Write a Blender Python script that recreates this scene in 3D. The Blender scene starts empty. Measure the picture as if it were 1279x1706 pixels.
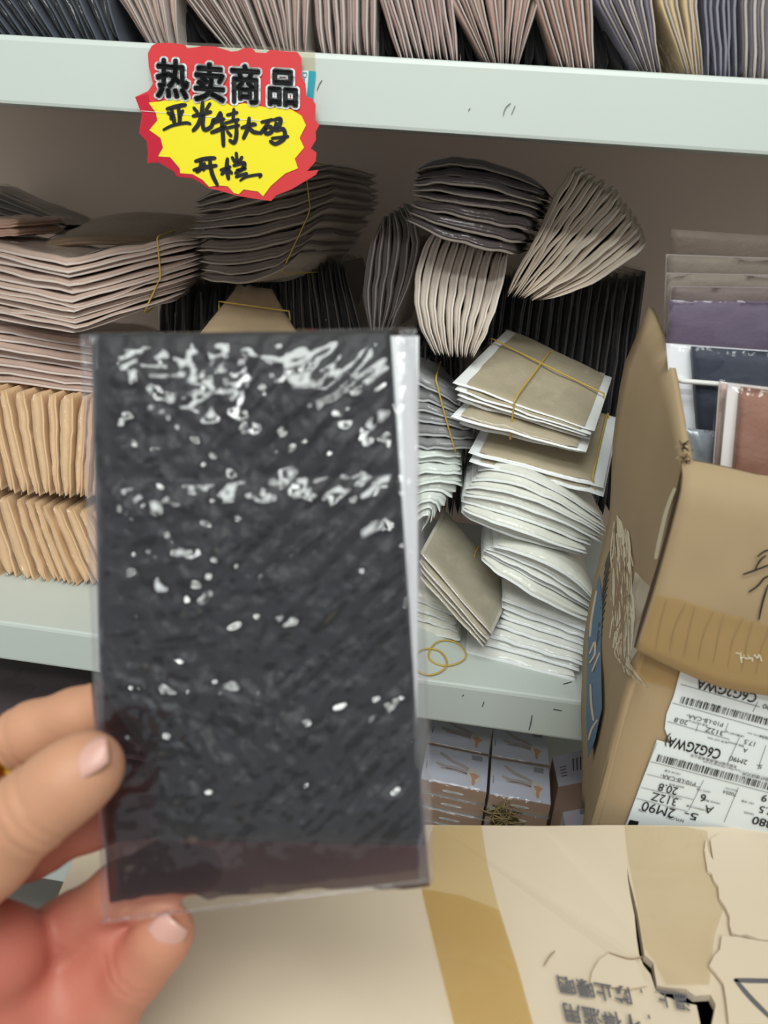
import bpy, math, random
import numpy as np
from mathutils import Vector, Matrix
from mathutils.geometry import delaunay_2d_cdt

random.seed(7)
rng = np.random.default_rng(11)
scene = bpy.context.scene
COL = scene.collection

# ------------------------------------------------------------------ camera
W, H, F = 1279, 1706, 1190.0
ZL = 0.62                       # top of the lower shelf board; floor is z = 0, shelf lips are at y = 0
CAM = np.array([0, -.6, ZL + .4155])
_p, _y, _r = .38209, -.098193, .079553
_cy, _sy = math.cos(_y), math.sin(_y)
FW = np.array([_sy * math.cos(_p), _cy * math.cos(_p), -math.sin(_p)])
RT = np.array([_cy, -_sy, 0.])
UP = np.cross(RT, FW)
RT, UP = RT * math.cos(_r) + UP * math.sin(_r), -RT * math.sin(_r) + UP * math.cos(_r)
cam = bpy.data.cameras.new('camera')
cam.sensor_fit = 'VERTICAL'
cam.sensor_height = 36
cam.lens = F / H * 36
cam.clip_start = .01
cam.dof.use_dof = True
cam.dof.focus_distance = .68
cam.dof.aperture_fstop = cam.lens / 2.9
camo = bpy.data.objects.new('camera', cam)
COL.objects.link(camo)
camo.matrix_world = Matrix(((RT[0], UP[0], -FW[0], CAM[0]), (RT[1], UP[1], -FW[1], CAM[1]),
                            (RT[2], UP[2], -FW[2], CAM[2]), (0, 0, 0, 1)))
scene.camera = camo
scene.view_settings.view_transform = 'Standard'
scene.view_settings.look = 'None'
scene.view_settings.gamma = 1
scene.view_settings.use_curve_mapping = False
scene.view_settings.exposure = -0.45
scene.cycles.transparent_max_bounces = 40
scene.cycles.max_bounces = 8

# ------------------------------------------------------------------ light
world = bpy.data.worlds.new('world')
scene.world = world
world.use_nodes = True
world.node_tree.nodes['Background'].inputs[0].default_value = (.95, .98, 1, 1)
world.node_tree.nodes['Background'].inputs[1].default_value = .72


def area(name, loc, target, sx, sy, power, col=(.94, 1, .96)):
    l = bpy.data.lights.new(name, 'AREA')
    l.shape = 'RECTANGLE'
    l.size, l.size_y, l.energy, l.color = sx, sy, power, col
    o = bpy.data.objects.new(name, l)
    COL.objects.link(o)
    o.location = loc
    o.rotation_euler = (Vector(target) - Vector(loc)).to_track_quat('-Z', 'Y').to_euler()
    return o


area('ceiling_tube_light', (-.1, -1.15, 2.5), (-.1, -.5, .5), 1.3, .5, 33)
area('ceiling_tube_light', (.1, -2.1, 2.5), (.1, -.2, .9), 1.4, .17, 29)


# ------------------------------------------------------------------ helpers
def ray(x, y):
    return FW + RT * ((x - W / 2) / F) - UP * ((y - H / 2) / F)


def PY(x, y, Y):
    d = ray(x, y)
    return CAM + d * ((Y - CAM[1]) / d[1])


def PZ(x, y, z):
    d = ray(x, y)
    return CAM + d * ((z - CAM[2]) / d[2])


def PD(x, y, t):
    return CAM + ray(x, y) * t


def PL(x, y, a, length):
    """the point on that line of sight, beyond point a, at a given distance from a"""
    d = ray(x, y)
    m = CAM - np.array(a)
    A_, B_, C_ = d @ d, 2 * d @ m, m @ m - length ** 2
    D_ = B_ * B_ - 4 * A_ * C_
    t = (-B_ + math.sqrt(max(D_, 0))) / (2 * A_)
    return CAM + d * t


def unit(v):
    v = np.array(v, float)
    return v / np.linalg.norm(v)


def lin(c):
    c = np.array(c, float) / 255
    return tuple(np.where(c <= .04045, c / 12.92, ((c + .055) / 1.055) ** 2.4)) + (1,)


def _hash(ix, iy, s):
    n = (ix * 374761393 + iy * 668265263 + s * 974634767) & 0x7fffffff
    n = ((n ^ (n >> 13)) * 1274126177) & 0x7fffffff
    return ((n ^ (n >> 16)) & 0xffff) / 65535.0 * 2 - 1


def noise(x, y, s=0):
    x, y = np.asarray(x, float), np.asarray(y, float)
    ix, iy = np.floor(x).astype(np.int64), np.floor(y).astype(np.int64)
    fx, fy = x - ix, y - iy
    fx, fy = fx * fx * (3 - 2 * fx), fy * fy * (3 - 2 * fy)
    a, b = _hash(ix, iy, s), _hash(ix + 1, iy, s)
    c, d = _hash(ix, iy + 1, s), _hash(ix + 1, iy + 1, s)
    return (a * (1 - fx) + b * fx) * (1 - fy) + (c * (1 - fx) + d * fx) * fy


def make(name, verts, faces, mat, parent=None, smooth=True):
    me = bpy.data.meshes.new(name)
    me.from_pydata([tuple(map(float, v)) for v in verts], [], [tuple(int(i) for i in f) for f in faces])
    if mat:
        for m in (mat if isinstance(mat, (list, tuple)) else [mat]):
            me.materials.append(m)
    if smooth:
        me.polygons.foreach_set('use_smooth', [True] * len(me.polygons))
    me.update()
    o = bpy.data.objects.new(name, me)
    COL.objects.link(o)
    if parent:
        o.parent = parent
        o.matrix_parent_inverse = Matrix.Translation(parent.location).inverted()
    return o


def thing(name, label, cat, loc=(0, 0, 0), group=None):
    o = bpy.data.objects.new(name, None)
    o.empty_display_size = .02
    COL.objects.link(o)
    o.location = tuple(map(float, loc))
    tag(o, label, cat, group)
    return o


def tag(o, label, cat, group=None):
    o['label'] = label
    o['category'] = cat
    if group:
        o['group'] = group
    n = len(label.split())
    if not 4 <= n <= 16:
        print('LABEL LENGTH', n, label)
    return o


def grid_faces(nu, nv, off=0, flip=False):
    f = []
    for i in range(nu - 1):
        for j in range(nv - 1):
            q = (off + i * nv + j, off + (i + 1) * nv + j, off + (i + 1) * nv + j + 1, off + i * nv + j + 1)
            f.append(q[::-1] if flip else q)
    return f


def slab(name, top, bot, mat, parent=None, smooth=True):
    """closed solid between two grids of points (nu, nv, 3)"""
    nu, nv = top.shape[:2]
    n = nu * nv
    v = np.concatenate([top.reshape(-1, 3), bot.reshape(-1, 3)])
    v0_ = v.mean(0)
    f = grid_faces(nu, nv) + grid_faces(nu, nv, n, True)
    b = [i * nv for i in range(nu)] + [(nu - 1) * nv + j for j in range(1, nv)] + \
        [i * nv + nv - 1 for i in range(nu - 2, -1, -1)] + [j for j in range(nv - 2, 0, -1)]
    for k in range(len(b)):
        a, c = b[k], b[(k + 1) % len(b)]
        f.append((c, a, a + n, c + n))
    # outward faces: the enclosed volume must come out positive
    q = np.array(f)
    w = v - v0_
    vol = np.einsum('ij,ij->i', w[q[:, 0]], np.cross(w[q[:, 1]], w[q[:, 2]]) + np.cross(w[q[:, 2]], w[q[:, 3]])).sum()
    if vol < 0:
        f = [t[::-1] for t in f]
    return make(name, v, f, mat, parent, smooth)


def sheet(name, pts, normal, th, mat, parent=None, smooth=False):
    pts = np.array(pts, float)
    n = unit(normal) * th
    return slab(name, pts, pts - n, mat, parent, smooth)


def patch(c00, c10, c11, c01, nu=2, nv=2):
    c00, c10, c11, c01 = map(np.array, (c00, c10, c11, c01))
    u = np.linspace(0, 1, nu)[:, None, None]
    v = np.linspace(0, 1, nv)[None, :, None]
    return c00 * (1 - u) * (1 - v) + c10 * u * (1 - v) + c11 * u * v + c01 * (1 - u) * v


def box(name, lo, hi, mat, parent=None, bevel=0):
    x0, y0, z0 = lo
    x1, y1, z1 = hi
    v = [(x0, y0, z0), (x1, y0, z0), (x1, y1, z0), (x0, y1, z0), (x0, y0, z1), (x1, y0, z1), (x1, y1, z1), (x0, y1, z1)]
    f = [(0, 3, 2, 1), (4, 5, 6, 7), (0, 1, 5, 4), (1, 2, 6, 5), (2, 3, 7, 6), (3, 0, 4, 7)]
    o = make(name, v, f, mat, parent, False)
    if bevel:
        m = o.modifiers.new('bevel', 'BEVEL')
        m.width = bevel
        m.segments = 2
    return o


def polyplate(name, pts2, to3, mat, parent=None, th=.0006, normal=(0, -1, 0), holes=(), smooth=False, warp=None):
    """a plate cut to a 2D outline (with holes), mapped into the scene by to3(x, y)"""
    pts = [Vector(p) for p in pts2]
    loops = [list(range(len(pts)))]
    for h in holes:
        loops.append(list(range(len(pts), len(pts) + len(h))))
        pts += [Vector(p) for p in h]
    area2 = lambda L: sum(pts[L[i]].x * pts[L[(i + 1) % len(L)]].y - pts[L[(i + 1) % len(L)]].x * pts[L[i]].y for i in range(len(L)))
    loops[0] = loops[0] if area2(loops[0]) > 0 else loops[0][::-1]
    for k in range(1, len(loops)):
        loops[k] = loops[k] if area2(loops[k]) < 0 else loops[k][::-1]
    edges = [(L[i], L[(i + 1) % len(L)]) for L in loops for i in range(len(L))]
    vs, es, fs, *_ = delaunay_2d_cdt(pts, edges, [], 1, 1e-6)
    # keep only triangles inside the outline and outside the holes

    def inside(p, L):
        c = False
        for i in range(len(L)):
            a, b = pts[L[i]], pts[L[i - 1]]
            if (a.y > p.y) != (b.y > p.y) and p.x < (b.x - a.x) * (p.y - a.y) / (b.y - a.y) + a.x:
                c = not c
        return c
    keep = []
    for f in fs:
        c = sum((vs[i] for i in f), Vector((0, 0))) / len(f)
        if inside(c, loops[0]) and not any(inside(c, L) for L in loops[1:]):
            keep.append(list(f))
    P3 = [np.array(to3(v.x, v.y)) for v in vs]
    n = unit(normal)
    N = len(P3)
    V = P3 + [p - n * th for p in P3]
    Fc = []
    cnt = {}
    for f in keep:
        a, b, c = (P3[i] for i in f[:3])
        if np.cross(b - a, c - a) @ n < 0:
            f = f[::-1]
        Fc.append(f)
        Fc.append([i + N for i in f[::-1]])
        for i in range(len(f)):
            e = (f[i], f[(i + 1) % len(f)])
            cnt[e] = 1
    for (a, b) in cnt:
        if (b, a) not in cnt:
            Fc.append([b, a, a + N, b + N])
    return make(name, V, Fc, mat, parent, smooth)


def strokes(name, lines, width, to3, mat, parent=None, th=.0003, normal=(0, -1, 0)):
    """flat pen strokes: ribbons with round ends, mapped by to3"""
    V, Fc = [], []
    n = unit(normal) * th
    for ln in lines:
        w = width
        if isinstance(ln, tuple) and isinstance(ln[1], (int, float)) and isinstance(ln[0], list):
            ln, w = ln
        p = np.array(ln, float)
        # resample smooth
        if len(p) > 2:
            t = np.linspace(0, len(p) - 1, 6 * len(p))
            q = []
            for tt in t:
                i = min(int(tt), len(p) - 2)
                s = tt - i
                p0, p1, p2, p3 = p[max(i - 1, 0)], p[i], p[i + 1], p[min(i + 2, len(p) - 1)]
                q.append(.5 * ((2 * p1) + (p2 - p0) * s + (2 * p0 - 5 * p1 + 4 * p2 - p3) * s * s + (3 * p1 - p0 - 3 * p2 + p3) * s ** 3))
            p = np.array(q)
        d = np.gradient(p, axis=0)
        d /= np.linalg.norm(d, axis=1)[:, None] + 1e-9
        nn = np.stack([-d[:, 1], d[:, 0]], -1)
        k = len(p)
        prof = .5 * w * np.clip(.62 + .5 * np.sin(np.linspace(.4, 2.6, k)), .5, 1.1)
        pts = [p[0] - d[0] * w * .35] + list(p) + [p[-1] + d[-1] * w * .35]
        prof = np.concatenate([[w * .2], prof, [w * .14]])
        nn = np.concatenate([nn[:1], nn, nn[-1:]])
        b = len(V)
        for i, q in enumerate(pts):
            for sg in (-1, 1):
                P = np.array(to3(*(q + nn[i] * prof[i] * sg)))
                V += [P, P - n]
        for i in range(len(pts) - 1):
            a = b + 4 * i
            Fc += [(a, a + 2, a + 6, a + 4), (a + 1, a + 5, a + 7, a + 3), (a, a + 4, a + 5, a + 1), (a + 2, a + 3, a + 7, a + 6)]
        Fc += [(b, b + 1, b + 3, b + 2), (b + 4 * (len(pts) - 1), b + 4 * (len(pts) - 1) + 2, b + 4 * (len(pts) - 1) + 3, b + 4 * (len(pts) - 1) + 1)]
    o = make(name, V, Fc, mat, parent, False)
    return o


def glyphs(body, offset=0.0, res=4):
    """outline of a line of type as a flat 2D mesh, cap height near 0.7, starting at x = 0"""
    cu = bpy.data.curves.new('lettering', 'FONT')
    cu.body = body
    cu.offset = offset
    cu.resolution_u = res
    o = bpy.data.objects.new('lettering', cu)
    COL.objects.link(o)
    dg = bpy.context.evaluated_depsgraph_get()
    me = bpy.data.meshes.new_from_object(o.evaluated_get(dg))
    v = np.array([x.co[:2] for x in me.vertices]) if len(me.vertices) else np.zeros((0, 2))
    f = [tuple(p.vertices) for p in me.polygons]
    bpy.data.objects.remove(o)
    bpy.data.curves.remove(cu)
    bpy.data.meshes.remove(me)
    return v, f


def lettering(items, to3, mat, parent, name='lettering', lift=None):
    """items: (text, origin, xdir, ydir, offset): origin + dirs in the 2D frame of to3"""
    V, Fc = [], []
    for it in items:
        body, o, xd, yd = it[:4]
        v, f = glyphs(body, it[4] if len(it) > 4 else 0)
        b = len(V)
        o, xd, yd = np.array(o, float), np.array(xd, float), np.array(yd, float)
        for q in v:
            P = np.array(to3(*(o + xd * q[0] + yd * q[1])))
            V.append(P + (lift if lift is not None else 0))
        Fc += [tuple(i + b for i in t) for t in f]
    return make(name, V, Fc, mat, parent, False)


def tube(name, pts, r, mat, parent=None, closed=False, seg=7):
    p = np.array(pts, float)
    k = len(p)
    V, Fc = [], []
    for i in range(k):
        a, b = (p[i - 1], p[(i + 1) % k]) if closed else (p[max(i - 1, 0)], p[min(i + 1, k - 1)])
        d = unit(b - a + 1e-9)
        ref = np.array([0, 0, 1.]) if abs(d[2]) < .9 else np.array([1., 0, 0])
        n1 = unit(np.cross(d, ref))
        n2 = np.cross(d, n1)
        rr = r[i] if hasattr(r, '__len__') else r
        for s in range(seg):
            g = 2 * math.pi * s / seg
            V.append(p[i] + rr * (n1 * math.cos(g) + n2 * math.sin(g)))
    for i in range(k if closed else k - 1):
        j = (i + 1) % k
        for s in range(seg):
            s2 = (s + 1) % seg
            Fc.append((i * seg + s, i * seg + s2, j * seg + s2, j * seg + s))
    if not closed:
        Fc += [tuple(range(seg))[::-1], tuple((k - 1) * seg + s for s in range(seg))]
    return make(name, V, Fc, mat, parent, True)


# ------------------------------------------------------------------ materials
def new_mat(name):
    m = bpy.data.materials.new(name)
    m.use_nodes = True
    nt = m.node_tree
    for n in list(nt.nodes):
        nt.nodes.remove(n)
    out = nt.nodes.new('ShaderNodeOutputMaterial')
    return m, nt, out


def principled(name, rgb, rough=.6, var=.08, scale=40, bump=.0, bscale=200, spec=.4, sheen=0, metal=0, sss=0, alpha=None, coat=0, stretch=(1, 1, 1), bdist=.002):
    m, nt, out = new_mat(name)
    b = nt.nodes.new('ShaderNodeBsdfPrincipled')
    b.inputs['Roughness'].default_value = rough
    b.inputs['Specular IOR Level'].default_value = spec
    b.inputs['Metallic'].default_value = metal
    b.inputs['Sheen Weight'].default_value = sheen
    b.inputs['Coat Weight'].default_value = coat
    if sss:
        b.inputs['Subsurface Weight'].default_value = sss
        b.inputs['Subsurface Radius'].default_value = (.012, .004, .002)
        b.inputs['Subsurface Scale'].default_value = .4
    tc = nt.nodes.new('ShaderNodeTexCoord')
    mp = nt.nodes.new('ShaderNodeMapping')
    mp.inputs['Scale'].default_value = stretch
    nt.links.new(tc.outputs['Object'], mp.inputs['Vector'])
    no = nt.nodes.new('ShaderNodeTexNoise')
    no.inputs['Scale'].default_value = scale
    no.inputs['Detail'].default_value = 4
    nt.links.new(mp.outputs['Vector'], no.inputs['Vector'])
    mx = nt.nodes.new('ShaderNodeMix')
    mx.data_type = 'RGBA'
    c = np.array(lin(rgb)[:3])
    mx.inputs[6].default_value = tuple(c * (1 - var)) + (1,)
    mx.inputs[7].default_value = tuple(np.minimum(c * (1 + var), 1)) + (1,)
    nt.links.new(no.outputs['Fac'], mx.inputs[0])
    nt.links.new(mx.outputs[2], b.inputs['Base Color'])
    if bump:
        n2 = nt.nodes.new('ShaderNodeTexNoise')
        n2.inputs['Scale'].default_value = bscale
        n2.inputs['Detail'].default_value = 3
        nt.links.new(mp.outputs['Vector'], n2.inputs['Vector'])
        bp = nt.nodes.new('ShaderNodeBump')
        bp.inputs['Strength'].default_value = bump
        bp.inputs['Distance'].default_value = bdist
        nt.links.new(n2.outputs['Fac'], bp.inputs['Height'])
        nt.links.new(bp.outputs['Normal'], b.inputs['Normal'])
    if alpha is not None:
        b.inputs['Alpha'].default_value = alpha
    nt.links.new(b.outputs['BSDF'], out.inputs['Surface'])
    return m


def film_mat(name, rough=.12, ior=1.4, bump=.5, bscale=120, tint=(1, 1, 1), haze=.0, hazecol=(.8, .8, .8), bdist=.002):
    m, nt, out = new_mat(name)
    tr = nt.nodes.new('ShaderNodeBsdfTransparent')
    tr.inputs[0].default_value = tint + (1,)
    gl = nt.nodes.new('ShaderNodeBsdfGlossy')
    gl.inputs['Roughness'].default_value = rough
    fr = nt.nodes.new('ShaderNodeFresnel')
    fr.inputs['IOR'].default_value = ior
    tc = nt.nodes.new('ShaderNodeTexCoord')
    no = nt.nodes.new('ShaderNodeTexNoise')
    no.inputs['Scale'].default_value = bscale
    no.inputs['Detail'].default_value = 2
    nt.links.new(tc.outputs['Object'], no.inputs['Vector'])
    bp = nt.nodes.new('ShaderNodeBump')
    bp.inputs['Strength'].default_value = bump
    bp.inputs['Distance'].default_value = bdist
    nt.links.new(no.outputs['Fac'], bp.inputs['Height'])
    nt.links.new(bp.outputs['Normal'], gl.inputs['Normal'])
    mx = nt.nodes.new('ShaderNodeMixShader')
    ge = nt.nodes.new('ShaderNodeNewGeometry')
    inv = nt.nodes.new('ShaderNodeMath')
    inv.operation = 'SUBTRACT'
    inv.inputs[0].default_value = 1
    nt.links.new(ge.outputs['Backfacing'], inv.inputs[1])
    mu = nt.nodes.new('ShaderNodeMath')
    mu.operation = 'MULTIPLY'
    nt.links.new(fr.outputs[0], mu.inputs[0])
    nt.links.new(inv.outputs[0], mu.inputs[1])
    nt.links.new(mu.outputs[0], mx.inputs[0])
    base = tr
    if haze:
        df = nt.nodes.new('ShaderNodeBsdfDiffuse')
        df.inputs[0].default_value = hazecol + (1,)
        m2 = nt.nodes.new('ShaderNodeMixShader')
        m2.inputs[0].default_value = haze
        nt.links.new(tr.outputs[0], m2.inputs[1])
        nt.links.new(df.outputs[0], m2.inputs[2])
        base = m2
    nt.links.new(base.outputs[0], mx.inputs[1])
    nt.links.new(gl.outputs[0], mx.inputs[2])
    nt.links.new(mx.outputs[0], out.inputs['Surface'])
    return m


_fab = {}


def fabric(rgb):
    k = tuple(rgb)
    if k not in _fab:
        _fab[k] = principled('nylon_fabric', rgb, .6, .14, 60, .25, 260, .3, sheen=.15)
    return _fab[k]


_card = {}


def cardmat(rgb):
    k = tuple(rgb)
    if k not in _card:
        _card[k] = principled('card_stock', rgb, .6, .03, 50, 0)
    return _card[k]


M_FILM = film_mat('clear_film', .09, 1.45, .9, 100)
M_METAL = principled('white_painted_metal', (206, 213, 207), .38, .025, 6, .02, 300, .45)
M_BACK = principled('grey_back_panel', (216, 192, 176), .5, .05, 5)
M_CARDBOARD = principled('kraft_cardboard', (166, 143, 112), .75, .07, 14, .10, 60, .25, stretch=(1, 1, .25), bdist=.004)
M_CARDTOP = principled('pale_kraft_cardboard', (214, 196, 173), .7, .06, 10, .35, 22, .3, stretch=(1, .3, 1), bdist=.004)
M_CARDDARK = principled('torn_core_and_shade_brown', (150, 126, 98), .85, .12, 80)  # torn core colour, also used to paint corrugation shadows
M_BLACKINK = principled('black_ink', (22, 20, 24), .55, .02)
M_GREYINK = principled('faded_grey_ink', (98, 96, 100), .7, .15, 120)
M_BLUEINK = principled('blue_ink', (78, 112, 142), .6, .1, 40)
M_WHITE = principled('white_paper', (236, 238, 238), .55, .02)
M_RED = principled('red_print', (214, 58, 62), .4, .05, 12)
M_CRIMSON = principled('crimson_print', (196, 26, 52), .4, .05, 12)
M_YELLOW = principled('yellow_print', (245, 228, 40), .38, .04, 10)
M_TEAL = principled('teal_print', (40, 160, 178), .5, .04)
M_RUBBER = principled('amber_rubber', (206, 172, 82), .45, .05, 80)
M_RUBWHITE = principled('white_rubber', (226, 224, 220), .5, .03)
M_GOLD = principled('gold_metal', (228, 178, 70), .22, .05, 30, metal=1)
M_SKIN = principled('skin', (192, 141, 112), .5, .10, 60, .12, 380, .35, sss=.25, bdist=.001)
M_NAIL = principled('fingernail', (204, 156, 144), .32, .03, 40, spec=.5)
M_TAPE = film_mat('brown_packing_tape', .16, 1.42, .25, 60, (.985, .955, .87), .05, (.62, .46, .26))
M_CLEARTAPE = film_mat('clear_packing_tape', .08, 1.45, .12, 30, (.97, .95, .90), .06, (.7, .66, .55))
M_SLITSHADE = principled('corner_slit_shade', (84, 62, 44), .85, .2, 90)  # brown for the shade painted down the corner slit
M_FIBRE = principled('torn_fibre', (222, 210, 182), .7, .1, 80)

# ------------------------------------------------------------------ room and shelving
fl = box('floor', (-2.2, -4.2, -.05), (2.2, .9, 0), principled('floor_tile', (150, 146, 140), .4, .08, 3))
fl['kind'] = 'structure'
ce = box('ceiling', (-2.2, -4.2, 2.62), (2.2, .9, 2.66), principled('ceiling_paint', (225, 225, 220), .8, .02, 3))
ce['kind'] = 'structure'
wl = box('wall_back', (-2.2, .52, 0), (2.2, .57, 2.62), principled('wall_paint', (205, 202, 196), .8, .02, 3))
wl['kind'] = 'structure'

LIP = .0466
YB = .42                                  # front of the back panel
ZU = ZL + .5285
rack = thing('metal_shelving', 'white metal shelving rack packed with stocking packets', 'shelf', (0, .2, 0))


def board(z):
    """pressed sheet board: flat top, rolled front lip, closed back"""
    prof = [(-.000, z - LIP), (-.0006, z - LIP + .002), (-.0012, z - .004), (-.0004, z - .0012), (.0016, z), (YB, z), (YB, z - .004), (.004, z - .004), (.004, z - LIP)]
    x0, x1 = -1.15, 1.15
    V = [(x0, a, b) for a, b in prof] + [(x1, a, b) for a, b in prof]
    k = len(prof)
    Fc = [(i, (i + 1) % k, k + (i + 1) % k, k + i) for i in range(k)] + [tuple(range(k))[::-1], tuple(range(k, 2 * k))]
    return make('shelf', V, Fc, M_METAL, rack, False)


ZB = .30
for z in (ZB, ZL, ZU, ZU + .53):  # topmost board is unseen, added to shade the row below
    board(z)
box('back_panel', (-1.15, YB + .001, .05), (1.15, YB + .012, ZU + .56), M_BACK, rack)
for sx in (-1, 1):
    for yy in (.003, YB - .03):
        box('upright', (sx * 1.165 - .014, yy, 0), (sx * 1.165 + .014, yy + .028, ZU + .56), M_METAL, rack)
strokes('scuff', [[(838, 192), (842, 180), (850, 172)], [(852, 190), (858, 176)], [(528, 150), (532, 140), (536, 134)], [(780, 184), (783, 180)]], 1.2, lambda x, y: PY(x, y, -.0016), M_GREYINK, rack)
strokes('scuff', [[(881, 1216), (884, 1205), (886, 1192)], [(803, 1177), (806, 1170)], [(938, 1140), (946, 1138), (952, 1136)], [(922, 1182), (935, 1184)], [(770, 1160), (772, 1158)]], 1.8, lambda x, y: PY(x, y, -.0016), M_GREYINK, rack)

# ------------------------------------------------------------------ packets
ORD = 'first second third fourth fifth sixth seventh eighth ninth tenth eleventh twelfth thirteenth fourteenth fifteenth sixteenth seventeenth eighteenth nineteenth twentieth twenty-first twenty-second'.split()


def V3(p):
    p = tuple(p)
    return PY(*p)


class Bundle:
    def __init__(s, A, B, ext, M=None, um=.5, sharp=False, raw=False, extB=None):
        cv = (lambda q: np.array(q, float)) if raw else V3
        s.A = np.array([cv(p) for p in A])
        s.B = np.array([cv(p) for p in B])
        s.M = None if M is None else np.array([cv(p) for p in M])
        s.um, s.sharp = um, sharp
        s.ext = np.array(ext, float)
        s.extB = s.ext if extB is None else np.array(extB, float)
        a, b = s.S(0.02, .5), s.S(.98, .5)
        s.down = unit(b - a)              # from the first packet to the last
        s.span = np.linalg.norm(b - a)

    def path(s, P, t):
        t = np.clip(np.asarray(t, float), -.3, 1.3) * (len(P) - 1)
        i = np.clip(np.floor(t).astype(int), 0, len(P) - 2)
        f = (t - i)[..., None]
        return P[i] * (1 - f) + P[i + 1] * f

    def S(s, t, u):
        t, u = np.broadcast_arrays(np.asarray(t, float), np.asarray(u, float))
        a, b = s.path(s.A, t), s.path(s.B, t)
        u1 = u[..., None]
        if s.M is None:
            return a * (1 - u1) + b * u1
        m = s.path(s.M, t)
        if s.sharp:
            um = s.um
            L = np.where(u1 < um, a + (m - a) * u1 / um, m + (b - m) * (u1 - um) / (1 - um))
            Q = a * (1 - u1) ** 2 + 2 * (2 * m - .5 * a - .5 * b) * u1 * (1 - u1) * 1 + b * u1 ** 2 if False else L
            return Q
        return a * (1 - u1) * (1 - 2 * u1) + m * 4 * u1 * (1 - u1) + b * u1 * (2 * u1 - 1)

    def E(s, u):
        u1 = np.asarray(u, float)[..., None]
        return s.ext * (1 - u1) + s.extB * u1


VS = np.array([0, .004, .014, .035, .08, .18, .34, .52, .7, .86, .96, 1.0])


def build_packets(bd, n, rgb, phrase, side='left', card=(205, 196, 190), group=None, fill=.86, seed=0, jit=.5, film=M_FILM,
                  nu=15, wr=.0012, sleeve=True, cardlip=.002, film_over=.018, inset=.0):
    fm = fabric(rgb)
    cm = cardmat(card) if card else None
    R = np.random.default_rng(100 + seed)
    us = (1 - np.cos(np.linspace(0, math.pi, nu))) / 2 * .3 + np.linspace(0, 1, nu) * .7
    wt = R.uniform(1 - .38 * jit, 1 + .55 * jit, n)
    cuts = np.concatenate([[0], np.cumsum(wt / wt.sum())])
    n_all = n
    out = []
    for i in range(n_all):
        tm = (cuts[i] + cuts[i + 1]) / 2
        n = 1 / (cuts[i + 1] - cuts[i])
        pitch = bd.span / n
        du = R.normal(0, .012, 2) * jit
        dv = R.normal(0, .004) * jit
        what = ORD[i]
        lab = f'{what} from {side} of the {phrase}' if n_all > 1 else phrase
        base = bd.S(tm, .5) + bd.E(.5) * .5
        e = thing('stocking_packet', lab, 'packet', base, group or phrase)
        L = np.linalg.norm(bd.ext)
        sd = int(R.integers(1000))

        def surf(u0, u1, v0, v1, hw, off=0., pu=5, rv=.035, wamp=wr, end=0.):
            u = u0 + (u1 - u0) * us
            v = v0 + (v1 - v0) * VS
            uu, vv = np.meshgrid(u, v, indexing='ij')
            un = np.repeat(us[:, None], len(VS), 1)
            vn = np.repeat(VS[None, :], nu, 0)
            pr = np.power(np.clip(1 - np.abs(2 * un - 1) ** pu, 0, 1), .5)
            x = np.clip(vn / rv, 0, 1)
            pr = pr * np.sqrt(np.clip(1 - (1 - x) ** 2, 0, 1)) * np.sqrt(np.clip(1 - np.clip((vn - .9) / .1, 0, 1) ** 2, 0, 1))
            w = noise(un * 5 + sd, vn * 3.3, sd) * wamp + noise(un * 13, vn * 9 + sd, sd + 3) * wamp * .45
            res = []
            for sg in (-1, 1):
                ps = bd.S(tm + off / n + sg * hw / n * pr, np.clip(uu, -.2, 1.2))
                ps = ps + bd.E(uu) * (vv + dv / L)[..., None] + bd.down * (w * (.35 + .65 * np.clip(vn * 3, 0, 1)) + wamp * .8 * noise(un * 9, 0 * un, sd + 8))[..., None]
                res.append(ps)
            return res
        hw = fill / 2
        a, b = surf(.015 + inset + du[0], .985 - inset + du[1], 0, .98, hw, 0)
        slab('stocking', a, b, fm, e)
        if card:
            cth = min(.0009 / max(pitch, 1e-4), .25)
            a, b = surf(-.005 + du[0], 1.0 + du[1], -cardlip / L, .985, cth, hw - cth * .6, pu=30, rv=.004, wamp=wr)
            slab('insert_card', a, b, cm, e)
        if sleeve:
            a, b = surf(-film_over + du[0], 1 + film_over * .4 + du[1], -.004 / L, 1.0, hw + .0006 / pitch, .02, pu=8, rv=.05, wamp=wr * 1.5)
            slab('sleeve', a, b, film, e)
        out.append(e)
    return out


def band_around(bd, u0, label, r=.0009, v0=-.004, v1=.92, mat=None, tilt=0, group=None, t0=-.02, t1=1.02, squeeze=0):
    """rubber band looped around a bundle across its packets at u0"""
    L = np.linalg.norm(bd.ext)
    pts = []
    k = 14
    for s in np.linspace(0, 1, k):
        t = t0 + (t1 - t0) * s
        pts.append(bd.S(t, u0 + tilt * s) + bd.E(u0) * (v0 / L))
    for s in np.linspace(.08, .92, k):
        pts.append(bd.S(t1, u0 + tilt) + bd.E(u0) * (v0 / L + (v1 - v0 / L) * s) + bd.down * .0025)
    for s in np.linspace(1, 0, k):
        t = t0 + (t1 - t0) * s
        pts.append(bd.S(t, u0 + tilt * s) + bd.E(u0) * v1)
    for s in np.linspace(.92, .08, k):
        pts.append(bd.S(t0, u0) + bd.E(u0) * (v0 / L + (v1 - v0 / L) * s) - bd.down * .0025)
    o = tube('rubber_band', pts, r, mat or M_RUBBER, None, True)
    tag(o, label, 'rubber band', group)
    return o


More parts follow.
